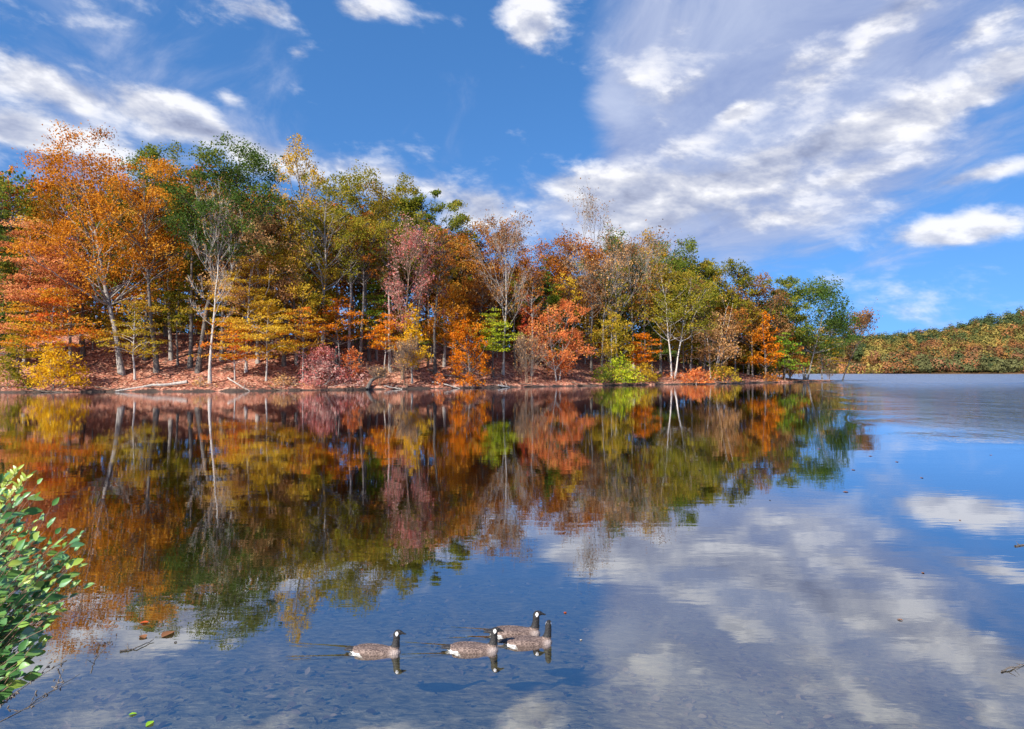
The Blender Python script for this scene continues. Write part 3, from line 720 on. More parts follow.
# ------------------------------------------------------------------ fallen wood
def log(name, p, rad, mat, label, cat='log', stubs=3):
    """p: list of (px, d, height above ground)"""
    r = np.random.default_rng(int(p[0][0] * 7 + 3))
    P = []
    for px, d, hz in p:
        X, Y = at(px, d); P.append((X, Y, max(float(groundZ(X, Y)), -.05) + hz))
    P = np.array(P); base = P[0].copy()
    q = np.linspace(0, 1, 9); pts = np.stack([np.interp(q, np.linspace(0, 1, len(P)), P[:, c]) for c in range(3)], 1) - base
    pts += r.normal(0, rad * .25, pts.shape)
    T = Tubes(); T.add(pts, rad * (1 - .55 * q), 8)
    for s in range(stubs):
        a = pts[2 + s * 2 % 7]
        d = r.normal(size=3); d[2] = abs(d[2]) + .3; d /= np.linalg.norm(d); l = r.uniform(.5, 1.6)
        qq = np.linspace(0, 1, 4)[:, None]
        T.add(a + d * l * qq + r.normal(0, .05, (4, 3)) * qq, rad * .3 * (1 - .7 * qq[:, 0]), 5)
    o = obj(name, T.mesh(name), mat); o.location = base
    return tag(o, label, cat)
log('fallen_log', [(188, 2.4, .5), (170, 1.6, .35), (150, .9, .25), (115, .2, .12)], .27, BK['pale'], 'long bleached white log lying along the bank into the water')
log('fallen_log', [(228, 4, .8), (238, 1.5, .3), (250, .0, .05)], .13, BK['pale'], 'thin bent pale branch slanting down the bank left of the pink bush')
log('fallen_log', [(432, 1.2, .5), (446, .6, .3), (460, -.3, .05)], .16, BK['pale'], 'pale fallen branch reaching into the water below the flaming maple')
log('fallen_log', [(428, 9, .4), (445, 6, .4), (462, 5, .3)], .22, BK['dark'], 'dark fallen trunk on the slope behind the small flaming maple')
log('fallen_log', [(656, .6, .2), (675, .2, .15), (690, -.4, .05)], .14, BK['brown'], 'low brown log at the waterline left of the long orange bush')
log('fallen_log', [(738, .5, .3), (756, .2, .2), (775, -.2, .05)], .16, BK['brown'], 'brown driftwood log lying at the waterline under the bright orange tree')
log('fallen_log', [(95, 1.0, .2), (112, .4, .2), (128, .6, .15)], .10, BK['brown'], 'short dark stick pile log beside the bleached white one')
log('rotten_stump', [(367, .3, .0), (371, .9, .7), (377, 1.4, 1.3), (384, 1.6, 1.5)], .36, BK['dark'], 'dark rotten stump leaning on the bank right of the pink bush', cat='stump', stubs=4)
log('fallen_log', [(844, .0, .35), (852, -1.5, .25), (868, -3, .1)], .07, BK['dark'], 'thin dead branch trailing in the water at the tip', stubs=5)

for P_, rd, bk, lb, nb_ in [
  ([(384, .5, .35), (392, .1, .3), (402, -.5, .1)], .10, 'pale', 'pale tangled driftwood at the waterline right of the rotten stump', 7),
  ([(498, .4, .35), (504, .1, .3), (510, -.2, .1)], .16, 'pale', 'short bleached driftwood block below the stout pale trunk', 3),
  ([(268, .6, .4), (275, .2, .25), (284, -.4, .1)], .08, 'brown', 'thin brown root hanging over the bank left of the pink bush', 5),
  ([(520, .5, .3), (540, .15, .2), (558, -.1, .1)], .09, 'dark', 'dark root running along the water below the coral maple', 4),
  ([(572, .6, .4), (584, .1, .2), (596, -.3, .05)], .10, 'brown', 'brown branch lying at the water left of the lime green bush', 5),
  ([(25, .7, .3), (40, .2, .25), (62, -.2, .08)], .10, 'dark', 'dark branch lying at the water under the golden yellow bush', 5),
  ([(715, .4, .3), (728, .1, .2), (742, -.2, .05)], .10, 'dark', 'dark sunken branch at the water right of the long orange bush', 4),
  ([(800, .4, .2), (812, .1, .15), (822, -.2, .05)], .09, 'brown', 'brown branch at the water under the last big oak', 4)]:
    log('driftwood', P_, rd, BK[bk], lb, cat='driftwood', stubs=nb_)

# leaf litter lying loose on the slope
r = np.random.default_rng(77)
n = 26000
Xl = r.uniform(-85, 92, n); dl_ = np.minimum(r.gamma(1.4, 6.0, n) + .5, width(Xl) * .9)
Yl = shoreY(Xl) + dl_
c = np.stack([Xl, Yl, groundZ(Xl, Yl) + .05], 1)
v, f = leaf_quads(c, (0, 0, 2.5), .30, .22, r)
ml = leaf_mat('fallen leaf litter', [(.22, .07, .045), (.46, .17, .10), (.60, .30, .17), (.68, .48, .32)], .15)
tag(obj('leaf_litter', quad_mesh('leaf_litter', v, f, {'tone': np.repeat(r.uniform(0, 1, n), 4)}), ml), 'red brown fallen leaves carpeting the wooded bank', 'leaf litter', kind='stuff')

# ------------------------------------------------------------------ far forest on the hill: reads as one mass
r = np.random.default_rng(9)
cv, cf, ct, off = [], [], [], 0
mfar, t = newmat('far autumn forest')
at_ = t.new('ShaderNodeAttribute', attribute_name='hue')
d = t.new('ShaderNodeBsdfDiffuse'); t.link(at_.outputs['Color'], d.inputs[0])
tr = t.new('ShaderNodeBsdfTranslucent'); t.link(at_.outputs['Color'], tr.inputs[0])
mx = t.new('ShaderNodeMixShader'); mx.inputs[0].default_value = .25
t.link(d.outputs[0], mx.inputs[1]); t.link(tr.outputs[0], mx.inputs[2]); t.out(mx.outputs[0])
pals = np.array([[.06, .085, .035], [.08, .10, .035], [.15, .14, .04], [.25, .19, .05], [.29, .155, .045], [.27, .115, .045], [.21, .10, .05], [.10, .10, .04]])
cols = []
ntree = 3600
u = np.concatenate([r.uniform(-.55, .45, 500), r.uniform(.38, 1.35, ntree - 500)])
u = np.concatenate([u, r.uniform(.25, 1.35, 520)])
Yt = 596 + 320 * np.concatenate([r.uniform(0, 1, ntree) ** .85, np.zeros(520)])
for uu, yy in zip(u, Yt):
    xx = uu * 900
    yy = max(yy, 594 + r.uniform(0, 5) + 14 * math.sin(xx * .011))
    zz = float(hillZ(xx, yy))
    Rr = 4 + 5.5 * r.uniform() ** 1.5; Hh = r.uniform(10, 22) * (1 if yy > 612 else .75)
    n = 250 if uu > .38 else 60
    p = r.normal(size=(n, 3)); p /= np.linalg.norm(p, axis=1)[:, None]
    p *= (1 + .25 * np.sin(p[:, :1] * 5 + uu * 99) * np.sin(p[:, 2:] * 5)) * r.uniform(.75, 1.05, (n, 1))
    p = p * [Rr, Rr, Hh * .45] + [xx, yy, zz + Hh * .46]
    nb = (p - [xx, yy, zz + Hh * .5]) / Rr
    v, f = leaf_quads(p, nb * 3.2 + [0, 0, .5], 1.8, 1.4, r)
    cv.append(v); cf.append(f + off); off += len(v)
    g = .5 + .42 * math.sin(xx * .017 + yy * .012) * math.sin(yy * .028 + xx * .006 + 1) + r.normal(0, .17) - .45 * (yy - 640) / 260 + .22
    base = pals[int(np.clip(g * 7, 0, 7))] if r.uniform() < .82 else pals[r.integers(0, 8)]
    col = np.ones((n, 4)); col[:, :3] = base * r.uniform(.75, 1.35) * r.uniform(.92, 1.08, (n, 1))
    cols.append(np.repeat(col, 4, 0))
tag(obj('far_forest', quad_mesh('far_forest', np.concatenate(cv), np.concatenate(cf), {'hue': np.concatenate(cols)}), mfar),
    'autumn forest covering the low hill across the lake', 'forest', kind='stuff')

# ------------------------------------------------------------------ geese
mgo, t = newmat('goose plumage')
at_ = t.new('ShaderNodeAttribute', attribute_name='plum')
bar = t.new('ShaderNodeAttribute', attribute_name='bars')
tc = t.new('ShaderNodeTexCoord').outputs['Object']
vo = t.new('ShaderNodeTexVoronoi', feature='DISTANCE_TO_EDGE'); vo.inputs['Scale'].default_value = 1.0
t.link(t.vm('MULTIPLY', t.vm('ADD', tc, t.vm('SCALE', t.comb(t.noise(tc, 14, 2), t.noise(tc, 17, 2), 0.0), sc=.03)), (30, 44, 44)), vo.inputs['Vector'])
edge_ = t.m('SUBTRACT', 1.0, t.sstep(vo.outputs['Distance'], .02, .22))
k = t.m('MULTIPLY', edge_, bar.outputs['Fac'])
col = t.mixc(t.m('MULTIPLY', k, .62), at_.outputs['Color'], (.30, .215, .18))
b = t.new('ShaderNodeBsdfPrincipled'); t.link(col, b.inputs['Base Color']); b.inputs['Roughness'].default_value = .65
t.link(t.bump(edge_, .003), b.inputs['Normal']); t.out(b.outputs[0])

def ellip(bm, c, rr, rot=0):
    m = Matrix.Translation(c) @ Matrix.Rotation(rot, 4, 'Y') @ Matrix.Diagonal((*rr, 1))
    bmesh.ops.create_uvsphere(bm, u_segments=24, v_segments=16, radius=1, matrix=m)
def tube_bm(bm, pts, rad, k=14):
    prev = None; T = Tubes(); T.add(pts, rad, k)
    vs = [bm.verts.new(p) for p in np.concatenate(T.v)]
    for q in np.concatenate(T.f): bm.faces.new([vs[i] for i in q])
    bm.faces.new(vs[:k][::-1]); bm.faces.new(vs[-k:])

def goose(px, py, hd, sc, ht, label):
    gx, gy = on_water(px, py)
    bm = bmesh.new()
    st = [(-.335, .012, .008, .105), (-.29, .04, .022, .10), (-.22, .078, .062, .078), (-.12, .108, .088, .056), (.0, .122, .098, .046),
          (.10, .116, .096, .044), (.18, .096, .085, .048), (.235, .065, .072, .055), (.262, .02, .025, .062)]
    x = np.linspace(-.335, .262, 26); A = np.array(st)
    prev = None
    for xi in x:
        ry, rz, zc = (np.interp(xi, A[:, 0], A[:, c]) for c in (1, 2, 3))
        ring = [bm.verts.new((xi, ry * math.cos(a), zc + rz * math.sin(a))) for a in np.linspace(0, 2 * math.pi, 28, endpoint=False)]
        if prev:
            for i in range(28): bm.faces.new((prev[i], prev[(i + 1) % 28], ring[(i + 1) % 28], ring[i]))
        else: bm.faces.new(ring)
        prev = ring
    bm.faces.new(prev[::-1])
    # folded wings with the flight feathers running back over the rump
    for s in (-1, 1):
        ellip(bm, Vector((-.04, s * .080, .088)), (.20, .05, .052), R(4))
        ellip(bm, Vector((-.24, s * .035, .112)), (.12, .022, .016), R(-5))
    # neck and head, the head turned by ht degrees
    ca, sa = math.cos(R(ht)), math.sin(R(ht))
    hx, hz = .222, .326
    def hp(x, y, z): return (hx + (x * ca - y * sa), (x * sa + y * ca), z)
    q = np.linspace(0, 1, 14)
    npts = np.stack([np.interp(q, [0, .3, .6, .85, 1], [.165, .208, .218, .218, .226]), np.zeros(14), np.interp(q, [0, .3, .6, .85, 1], [.06, .145, .235, .305, .325])], 1)
    tube_bm(bm, npts, np.interp(q, [0, .25, .5, 1], [.074, .052, .038, .034]))
    m = Matrix.Translation(hp(.018, 0, hz + .002)) @ Matrix.Rotation(R(ht), 4, 'Z') @ Matrix.Rotation(R(8), 4, 'Y') @ Matrix.Diagonal((.046, .031, .034, 1))
    bmesh.ops.create_uvsphere(bm, u_segments=20, v_segments=14, radius=1, matrix=m)
    tube_bm(bm, np.array([hp(.045, 0, hz - .002), hp(.07, 0, hz - .010), hp(.094, 0, hz - .018), hp(.104, 0, hz - .022)]), [.022, .015, .010, .005], 10)
    bmesh.ops.recalc_face_normals(bm, faces=bm.faces)
    me0 = bpy.data.meshes.new('goose_body'); bm.to_mesh(me0); bm.free()
    tmp = bpy.data.objects.new('goose_tmp', me0); C.objects.link(tmp)
    rm = tmp.modifiers.new('r', 'REMESH'); rm.mode = 'VOXEL'; rm.voxel_size = .0055
    sm = tmp.modifiers.new('s', 'SMOOTH'); sm.factor = .5; sm.iterations = 4
    dg = bpy.context.evaluated_depsgraph_get()
    me = bpy.data.meshes.new_from_object(tmp.evaluated_get(dg))
    bpy.data.objects.remove(tmp); bpy.data.meshes.remove(me0)
    n = len(me.vertices); co = np.empty(n * 3, np.float32); me.vertices.foreach_get('co', co); co = co.reshape(-1, 3)
    X, Yc, Z = co.T
    col = np.ones((n, 4), np.float32); bars = np.ones(n, np.float32)
    col[:, :3] = (.062, .037, .029)
    flank = smooth(.085 - Z, -.02, .03)[:, None]
    col[:, :3] = col[:, :3] * (1 - flank) + np.array([.12, .083, .07]) * flank
    br = (smooth(X, .12, .2) * (1 - smooth(Z, .10, .14)))[:, None]
    col[:, :3] = col[:, :3] * (1 - br) + np.array([.36, .29, .26]) * br
    bars *= 1 - .8 * br[:, 0]
    white = (X < -.135 - .5 * np.clip(Z - .03, 0, 1)) & (Z < .092)
    col[white, :3] = (.85, .84, .82); bars[white] = 0
    tail = (X < -.25) & (Z > .085); col[tail, :3] = (.02, .018, .018); bars[tail] = 0
    neck = (X > .13) & (Z > .145 - .1 * (X - .2)); col[neck, :3] = (.012, .011, .012); bars[neck] = 0
    lx = (X - hx) * ca + Yc * sa; ly = -(X - hx) * sa + Yc * ca
    cheek = (((lx - .004) / .015) ** 2 + ((Z - (hz - .008)) / .026) ** 2 < 1) & (Z > hz - .036) & (lx > -.018)
    col[cheek & neck, :3] = (.82, .80, .78)
    a = me.attributes.new('plum', 'FLOAT_COLOR', 'POINT'); a.data.foreach_set('color', col.ravel())
    a = me.attributes.new('bars', 'FLOAT', 'POINT'); a.data.foreach_set('value', bars)
    me.polygons.foreach_set('use_smooth', np.ones(len(me.polygons), bool))
    o = obj('goose', me, mgo)
    o.location = (gx, gy, -.056); o.rotation_euler = (0, 0, R(hd)); o.scale = (sc * 1.10, sc * .96, sc * .90)
    return tag(o, label, 'goose', 'geese swimming in a line')
for g in GEESE: goose(*g)

# ------------------------------------------------------------------ near leafy shrub at the left
def shaped_leaf(p, d, nrm, L, W, curl):
    """ovate leaf, folded along the midrib: 10 quads-as-two-sides"""
    d = d / np.linalg.norm(d); s = np.cross(d, nrm); s /= np.linalg.norm(s) + 1e-9; n_ = np.cross(s, d)
    q = np.array([0, .18, .42, .68, .88, 1.0]); w = np.array([.02, .62, 1.0, .82, .40, .02]) * W * .5
    mid = p + d * (q * L)[:, None] - n_ * (curl * L * q ** 2)[:, None]
    lft = mid + s * w[:, None] + n_ * (w * .35)[:, None]; rgt = mid - s * w[:, None] + n_ * (w * .35)[:, None]
    v = np.concatenate([mid, lft, rgt]); f = []
    for i in range(5): f += [(i, i + 1, 6 + i + 1, 6 + i), (i, 12 + i, 12 + i + 1, i + 1)]
    return v, np.array(f)

def near_shrub():
    r = np.random.default_rng(21)
    base = np.array([-2.75, 3.05, float(nearZ(np.array(-2.75), np.array(3.05)))])
    T = Tubes(); V, Fc, tn, off = [], [], [], 0
    tips = []
    def pt(px, py, Y): return np.array([(px - 512) / F * Y, Y, CAM_H - (py - HOR) / F * Y])
    # stem ends spread through the bush's own volume
    for i in range(300):
        py = r.uniform(478, 684)
        reach = np.interp(py, [470, 500, 530, 560, 600, 640, 680], [24, 50, 78, 82, 68, 46, 32])
        e = pt(r.uniform(-60, reach), py, r.uniform(2.6, 3.6))
        tips.append(e)
    tips.append(pt(80, 535, 3.0)); tips.append(pt(84, 588, 3.1)); tips.append(pt(38, 484, 3.0)); tips.append(pt(48, 600, 2.8)); tips.append(pt(30, 655, 2.9))
    for e in tips:
        b0 = base + r.normal(0, .12, 3) * [1, 1, .2]
        mid = b0 * .45 + e * .55 + np.array([-.15, 0, .12]) + r.normal(0, .05, 3)
        q = np.linspace(0, 1, 9)[:, None]
        pts = (1 - q) ** 2 * b0 + 2 * q * (1 - q) * mid + q ** 2 * e
        T.add(pts, .0042 * (1 - .75 * q[:, 0]), 5)
        d = pts[-1] - pts[-3]; d /= np.linalg.norm(d)
        fs = np.linspace(.52, 1.0, 10)
        for j, fq in enumerate(fs):
            c = np.array([np.interp(fq, q[:, 0], pts[:, a]) for a in range(3)])
            side = np.cross(d, [0, 0, 1.]); side /= np.linalg.norm(side) + 1e-9
            dd = d * .7 + side * (1 if j % 2 else -1) * r.uniform(.5, 1.1) + r.normal(0, .3, 3); dd[2] *= .55; dd[2] -= .1
            if j == 9: dd = d + r.normal(0, .2, 3)
            L = r.uniform(.038, .070) * (1.0 if fq < .95 else .8)
            nrm = np.array([.1, -.9, .8]) + r.normal(0, .38, 3)
            v, f = shaped_leaf(c, dd, nrm, L, L * r.uniform(.5, .62), r.uniform(.05, .3))
            V.append(v); Fc.append(f + off); off += len(v); tn.append(np.full(len(v), np.clip(r.beta(1.6, 2.2) + .15 * (fq > .9), 0, 1)))
    # one feathery spray of narrow leaflets at the top
    for (a, bq) in (((-10, 520), (27, 478)), ((-5, 500), (18, 470)), ((-20, 560), (35, 590))):
        p0, p1 = pt(*a, 3.2), pt(*bq, 3.1)
        q = np.linspace(0, 1, 8)[:, None]; pts = p0 + (p1 - p0) * q; T.add(pts, .003 * (1 - .6 * q[:, 0]), 4)
        for fq in np.linspace(.2, 1, 13):
            for s in (-1, 1):
                c = p0 + (p1 - p0) * fq
                v, f = shaped_leaf(c, np.array([s * .5, r.normal(0, .4), .6 + r.normal(0, .2)]), np.array([.1, -1, .3]), .035, .013, .1)
                V.append(v); Fc.append(f + off); off += len(v); tn.append(np.full(len(v), 1.0))
    o = empty('leafy_shrub', base)
    tag(o, 'close green leafy shrub growing from the near bank at the left edge', 'shrub')
    ms = T.mesh('stems'); so = obj('stems', ms, BK['brown'], o); so.location = -base
    me = quad_mesh('foliage', np.concatenate(V), np.concatenate(Fc), {'tone': np.concatenate(tn)}, smooth=True)
    fo = obj('foliage', me, leaf_mat('shrub leaf', [(.03, .09, .03), (.065, .18, .05), (.13, .30, .08), (.23, .39, .07), (.36, .46, .08)], .3, spec=True), o); fo.location = -base
near_shrub()

# dry stalks leaning out over the water below the shrub
def stalk(name, P, label, rad=.005, buds=14, cat='twig', mat='dark', br=5):
    r = np.random.default_rng(int(abs(P[0][0]) * 31 + P[0][1]))
    pts = np.array([((px - 512) / F * Y, Y, CAM_H - (py - HOR) / F * Y) for px, py, Y in P]); base = pts[0].copy()
    q = np.linspace(0, 1, 12); c = np.stack([np.interp(q, np.linspace(0, 1, len(pts)), pts[:, a]) for a in range(3)], 1) - base
    c += r.normal(0, rad * .7, c.shape)
    T = Tubes(); T.add(c, rad * (1 - .7 * q), 5)
    for i in range(br):
        a = c[r.integers(4, 11)]; d = (c[-1] - c[0]); d /= np.linalg.norm(d); d = d * .6 + r.normal(0, .5, 3); d[2] = abs(d[2]); d /= np.linalg.norm(d)
        l = np.linalg.norm(c[-1]) * r.uniform(.1, .25); qq = np.linspace(0, 1, 4)[:, None]
        T.add(a + d * l * qq, rad * .5 * (1 - .6 * qq[:, 0]), 4)
        for j in range(max(1, buds // max(br, 1))):
            b0 = a + d * l * r.uniform(.2, 1); e = r.normal(size=3); e /= np.linalg.norm(e)
            T.add(np.array([b0, b0 + e * .008, b0 + e * .02, b0 + e * .026]), [.002, .0055, .004, .0008], 5)
    o = obj(name, T.mesh(name), BK[mat]); o.location = base
    return tag(o, label, cat)
stalk('dry_stalk', [(-30, 735, 4.2), (20, 712, 4.4), (50, 692, 4.6), (82, 672, 4.9)], 'longer dry seed stalk reaching out over the water below the shrub', br=9, buds=30)
stalk('dry_stalk', [(-20, 725, 4.0), (20, 690, 4.2), (52, 668, 4.3)], 'shorter dry stalk with seed buds close under the shrub', br=7, buds=28)
stalk('dry_stalk', [(92, 672, 5.6), (96, 660, 5.6), (112, 640, 5.5)], 'upright forked dry stalk standing apart in the shallow water', br=4, buds=6)
stalk('dry_stalk', [(-40, 735, 3.9), (0, 705, 3.9), (12, 690, 3.9)], 'bushy dark stalk in the lower left corner', br=10, buds=30)
# sticks and leaves afloat
def float_stick(P, rad, label, br=2):
    pts = np.array([(*on_water(px, py), .01) for px, py in P]); base = pts[0].copy(); base[2] = 0
    r = np.random.default_rng(int(P[0][0])); q = np.linspace(0, 1, 9)
    c = np.stack([np.interp(q, np.linspace(0, 1, len(pts)), pts[:, a]) for a in range(3)], 1) - base; c[:, 2] += r.normal(.0, rad * .6, 9)
    T = Tubes(); T.add(c, rad * (1 - .6 * q), 6)
    for i in range(br):
        a = c[r.integers(2, 8)]; d = r.normal(size=3); d[2] = abs(d[2]) * .5; d /= np.linalg.norm(d); qq = np.linspace(0, 1, 4)[:, None]
        T.add(a + d * np.linalg.norm(c[-1]) * .22 * qq, rad * .5 * (1 - .6 * qq[:, 0]), 4)
    o = obj('floating_stick', T.mesh('floating_stick'), BK['dark']); o.location = base
    return tag(o, label, 'stick')
float_stick([(121, 651), (138, 648), (155, 640)], .010, 'short dark stick afloat beside the reddish drifting leaves')
float_stick([(1000, 671), (1012, 667), (1023, 664)], .010, 'dark twig afloat at the right edge low down', 3)
float_stick([(1014, 546), (1022, 545), (1030, 544)], .02, 'dark twig afloat at the right edge halfway down the water', 1)
mfl = {k: leaf_mat('drifting leaf ' + k, [c, c], .2) for k, c in dict(red=(.5, .09, .03), brown=(.26, .12, .06), pale=(.6, .5, .38), green=(.25, .45, .04), dark=(.05, .035, .03)).items()}
def float_leaf(px, py, L, col, label, group=None):
    X, Y = on_water(px, py); r = np.random.default_rng(int(px * 3 + py)); a = r.uniform(0, 6.28)
    v, f = shaped_leaf(np.zeros(3), np.array([math.cos(a), math.sin(a), 0.]), np.array([0, 0, 1.]), L, L * .6, .03)
    v = v + [0, 0, .006]; v2 = v - [0, 0, .002]
    me = quad_mesh('floating_leaf', np.concatenate([v, v2]), np.concatenate([f, f[:, ::-1] + len(v)]), {'tone': np.full(2 * len(v), .5)})
    o = obj('floating_leaf', me, mfl[col]); o.location = (X, Y, 0)
    return tag(o, label, 'leaf', group)
float_leaf(150, 622, .11, 'red', 'red leaf drifting in the dark tree reflection near the sticks')
float_leaf(146, 638, .15, 'brown', 'brown curled leaf drifting left of the longest one')
float_leaf(163, 637, .22, 'brown', 'longest brown leaf drifting by the short dark stick')
float_leaf(178, 641, .05, 'dark', 'tiny dark leaf drifting right of the longest brown one')
float_leaf(130, 714, .07, 'green', 'bright green leaf drifting near the bottom edge')
float_leaf(155, 720, .10, 'green', 'mottled green leaf drifting at the bottom edge')
float_leaf(564, 613, .06, 'red', 'small red leaf drifting to the right of the geese')
float_leaf(580, 640, .04, 'pale', 'tiny pale leaf drifting right of the geese')
r = np.random.default_rng(4)
for px, py in ((820, 449), (851, 470), (920, 478), (868, 456), (848, 492), (895, 462), (960, 520), (921, 573), (902, 620), (700, 470), (770, 500), (990, 455), (995, 380), (1008, 380)):
    float_leaf(px, py, .14 if py < 500 else .07, ['dark', 'brown'][int(r.integers(0, 2))] if py < 560 else 'brown', 'small fallen leaf drifting on the open blue water', 'leaves drifting on the open water')

# leaves sunk on the bed in the shallows
r = np.random.default_rng(31); n = 4600
Xs = r.uniform(-9, 9, n); Ys = 5.6 + 10 * r.uniform(0, 1, n) ** 1.3
keep = r.uniform(0, 1, n) < (.25 + .75 * (np.sin(Xs * 1.1 + 2) * np.sin(Ys * 1.3) + .5 * np.sin(Xs * 2.9 + Ys) > -.05)); Xs, Ys = Xs[keep], Ys[keep]
c = np.stack([Xs, Ys, bedZ(Xs, Ys) + .02 + r.uniform(0, .03, len(Xs))], 1)
Vs, Fs, Ts = [], [], []; off = 0
for q in range(len(c)):
    a = r.uniform(0, 6.28); L = r.uniform(.05, .13)
    v, f = shaped_leaf(c[q], np.array([math.cos(a), math.sin(a), r.normal(0, .15)]), np.array([r.normal(0, .4), r.normal(0, .4), 1.]), L, L * r.uniform(.4, .75), r.uniform(-.3, .5))
    Vs.append(v); Fs.append(f + off); off += len(v); Ts.append(np.full(len(v), r.beta(1.2, 1.5)))
v = np.concatenate(Vs); f = np.concatenate(Fs)
msl = leaf_mat('sunken leaf', [(.03, .025, .018), (.06, .048, .034), (.12, .095, .065), (.24, .20, .15)], .1)
tag(obj('sunken_leaves', quad_mesh('sunken_leaves', v, f, {'tone': np.concatenate(Ts)}), msl), 'dark dead leaves lying on the lake bed in the shallows', 'sunken leaves', kind='stuff')

# ------------------------------------------------------------------ sky, clouds, sun
SUN_AZ, SUN_EL = R(218), R(36)
w = bpy.data.worlds.new('World'); S.world = w; w.use_nodes = True
t = NT(w.node_tree)
sky = t.new('ShaderNodeTexSky', sky_type='NISHITA', sun_disc=False)
sky.sun_elevation = SUN_EL; sky.sun_rotation = SUN_AZ; sky.air_density = 1.0; sky.dust_density = .25; sky.ozone_density = 3.0; sky.altitude = 300
skydir = t.vm('NORMALIZE', t.vm('ADD', t.vm('NORMALIZE', t.new('ShaderNodeTexCoord').outputs['Generated']), (0, 0, .27)))
t.link(skydir, sky.inputs[0])
hs = t.new('ShaderNodeHueSaturation'); t.link(t.vm('MULTIPLY', sky.outputs[0], (.97, .97, 1.0)), hs.inputs['Color']); hs.inputs['Saturation'].default_value = 1.22; hs.inputs['Value'].default_value = 1.0; hs.inputs['Hue'].default_value = .5
dirn = t.vm('NORMALIZE', t.new('ShaderNodeTexCoord').outputs['Generated'])
x, y, z = t.sep(dirn)
az = t.m('ARCTAN2', x, y); el = t.m('ARCSINE', z)
def lobes(items):
    acc = 0.0
    for px, py, rx, ry, rot, wt in items:
        a = math.atan((px - 512) / F); e = math.atan((HOR - py) / F * math.cos(a))
        ca, sa = math.cos(R(rot)), math.sin(R(rot)); rx /= F; ry /= F
        p1 = t.vm('DOT_PRODUCT', v1, (ca / rx, sa / rx, -(a * ca + e * sa) / rx))
        p2 = t.vm('DOT_PRODUCT', v1, (-sa / ry, ca / ry, -(e * ca - a * sa) / ry))
        g = t.m('POWER', .36788, t.m('MULTIPLY_ADD', p1, p1, t.m('MULTIPLY', p2, p2)))
        acc = t.m('MULTIPLY_ADD', g, wt, acc)
    return acc
v1 = t.comb(az, el, 1.0)
VEIL = [(745, 85, 140, 105, 25, 1.0), (645, 110, 36, 120, -4, .55), (900, 60, 170, 70, 20, .60), (720, 205, 130, 50, 5, .70), (600, 205, 100, 30, 0, .45), (900, 170, 90, 30, 15, .35), (860, 250, 90, 20, 4, .25),
        (560, 110, 32, 80, 0, -.7), (960, 290, 160, 45, 0, -.3), (90, 110, 110, 40, -8, .25), (300, 160, 160, 24, -8, .30), (455, 120, 20, 80, -8, .25), (430, 60, 90, 60, 0, -.3), (60, 30, 90, 26, -10, .2)]
PUFF = [(590, 188, 88, 24, 6, .46), (640, 222, 50, 12, 0, .2), (780, 218, 92, 15, 3, .46), (850, 176, 50, 10, 10, .22), (950, 231, 62, 13, 4, .50), (985, 172, 46, 7, 8, .34), (870, 128, 190, 20, 19, .42), (1000, 88, 80, 14, 20, .3), (760, 160, 90, 16, 12, .2),
        (850, 62, 60, 16, 30, .26), (780, 100, 40, 12, 20, .2), (690, 90, 34, 14, 30, .26), (700, 140, 40, 12, 20, .2), (800, 60, 60, 12, 30, .22), (870, 30, 60, 14, 22, .2), (720, 188, 70, 14, 4, .22), (830, 185, 50, 10, 6, .22), (660, 195, 40, 16, 4, .3), (735, 112, 18, 9, 10, .4), (655, 60, 44, 22, 40, .22), (990, 22, 50, 10, 20, .3),
        (62, 90, 74, 20, -10, .52), (176, 112, 36, 19, -12, .46), (120, 150, 90, 14, -5, .30), (235, 140, 80, 10, -16, .30), (330, 166, 80, 16, -8, .34), (225, 95, 14, 8, -20, .3),
        (372, 6, 40, 15, 0, .50), (528, 14, 30, 34, 10, .50), (480, 212, 40, 17, 0, .50), (10, 130, 34, 13, 0, .46), (262, 10, 34, 12, 0, .32), (300, 52, 14, 10, 0, .2), (440, 190, 30, 8, 0, .2),
        (430, 70, 60, 60, 0, -.2), (560, 110, 36, 40, 0, -.3)]
vmask = lobes(VEIL); pmask = lobes(PUFF)
# cloud sheet coordinates: where the view ray meets a layer overhead
A = R(-62)
def sheet(off):
    zz = t.m('ADD', t.m('MAXIMUM', z, 0.0), off)
    cx = t.m('DIVIDE', x, zz); cy = t.m('DIVIDE', y, zz)
    return (t.m('ADD', t.m('MULTIPLY', cx, math.cos(A)), t.m('MULTIPLY', cy, math.sin(A))),
            t.m('SUBTRACT', t.m('MULTIPLY', cy, math.cos(A)), t.m('MULTIPLY', cx, math.sin(A))))
pv, qv = sheet(.30)
def fb(c, sx, sy, ox, oy, detail=6, rough=.58, dist=.35):
    return t.noise(t.comb(t.m('MULTIPLY_ADD', c[0], sx, ox), t.m('MULTIPLY_ADD', c[1], sy, oy), .7), 1.0, detail, rough, dist)
nV = fb((pv, qv), 2.8, 4.2, 3.1, 1.7, 6, .62, .6)
def pf(oy, det):
    return t.noise(t.comb(t.m('MULTIPLY_ADD', az, 9.5, t.m('MULTIPLY_ADD', el, 4.0, 3.3)), t.m('MULTIPLY_ADD', el, 19.0, oy), .4), 1.0, det, .58, .15)
nA = pf(2.0, 6)
nB = pf(2.55, 5)                                   # the same field a little nearer the sun
veil = t.m('MULTIPLY', t.sstep(t.m('MULTIPLY_ADD', t.m('SUBTRACT', nV, .5), 1.7, vmask), .0, .85), .84)
pd = t.m('MULTIPLY_ADD', t.m('SUBTRACT', nA, .5), 1.25, pmask)
puff = t.sstep(pd, .05, .46)
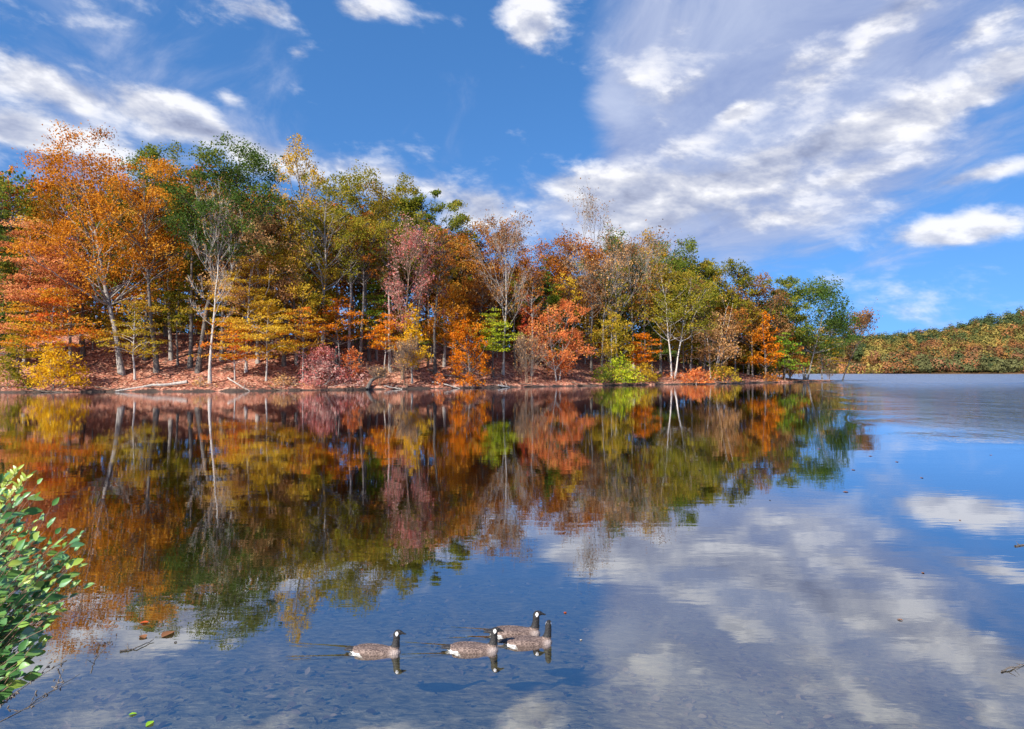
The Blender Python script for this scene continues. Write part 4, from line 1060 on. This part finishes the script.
lit = t.m('MULTIPLY_ADD', t.m('SUBTRACT', nA, nB), 3.0, t.m('SUBTRACT', .80, t.m('MULTIPLY', t.sstep(pd, .28, .75), .42)), clamp=True)
pcol = t.ramp(lit, [(.05, (.155, .175, .255)), (.42, (.25, .275, .36)), (.78, (.40, .41, .455)), (1.0, (.54, .54, .56))])
vcol = t.ramp(nV, [(.3, (.15, .19, .33)), (.72, (.31, .345, .45))])
bg1 = t.new('ShaderNodeBackground'); t.link(hs.outputs[0], bg1.inputs[0]); bg1.inputs[1].default_value = .12
bgv = t.new('ShaderNodeBackground'); t.link(vcol, bgv.inputs[0]); bgv.inputs[1].default_value = 1.0
bg2 = t.new('ShaderNodeBackground'); t.link(pcol, bg2.inputs[0]); bg2.inputs[1].default_value = 1.0
up = t.sstep(z, -.01, .05)
m1 = t.new('ShaderNodeMixShader'); t.link(t.m('MULTIPLY', veil, up), m1.inputs[0])
t.link(bg1.outputs[0], m1.inputs[1]); t.link(bgv.outputs[0], m1.inputs[2])
mx = t.new('ShaderNodeMixShader'); t.link(t.m('MULTIPLY', t.m('MULTIPLY', puff, .93), up), mx.inputs[0])
t.link(m1.outputs[0], mx.inputs[1]); t.link(bg2.outputs[0], mx.inputs[2])
wo = t.new('ShaderNodeOutputWorld'); t.link(mx.outputs[0], wo.inputs[0])
w.cycles.sampling_method = 'MANUAL'; w.cycles.sample_map_resolution = 512

sl = bpy.data.lights.new('sun', 'SUN'); sl.energy = 5.0; sl.angle = R(.55); sl.color = (1.0, .93, .82)
so = bpy.data.objects.new('sun', sl); C.objects.link(so)
sd = Vector((math.sin(SUN_AZ) * math.cos(SUN_EL), math.cos(SUN_AZ) * math.cos(SUN_EL), math.sin(SUN_EL)))
so.rotation_euler = sd.to_track_quat('Z', 'Y').to_euler(); so.location = sd * 300

# ------------------------------------------------------------------ camera and render settings
cam = bpy.data.cameras.new('camera'); cam.sensor_width = 36; cam.lens = F / 1024 * 36; cam.clip_end = 9000; cam.clip_start = .05
co = bpy.data.objects.new('camera', cam); C.objects.link(co)
co.location = (0, 0, CAM_H); co.rotation_euler = (R(90) + math.atan((HOR - 364.5) / F), 0, 0)
S.camera = co
S.render.engine = 'CYCLES'
S.cycles.use_denoising = True
S.cycles.max_bounces = 6; S.cycles.diffuse_bounces = 4; S.cycles.glossy_bounces = 3; S.cycles.transparent_max_bounces = 8; S.cycles.transmission_bounces = 3
S.cycles.use_adaptive_sampling = True; S.cycles.adaptive_threshold = .01
S.view_settings.view_transform = 'Standard'; S.view_settings.look = 'None'; S.view_settings.gamma = 1.0; S.view_settings.exposure = .95
S.render.resolution_x = 1024; S.render.resolution_y = 729
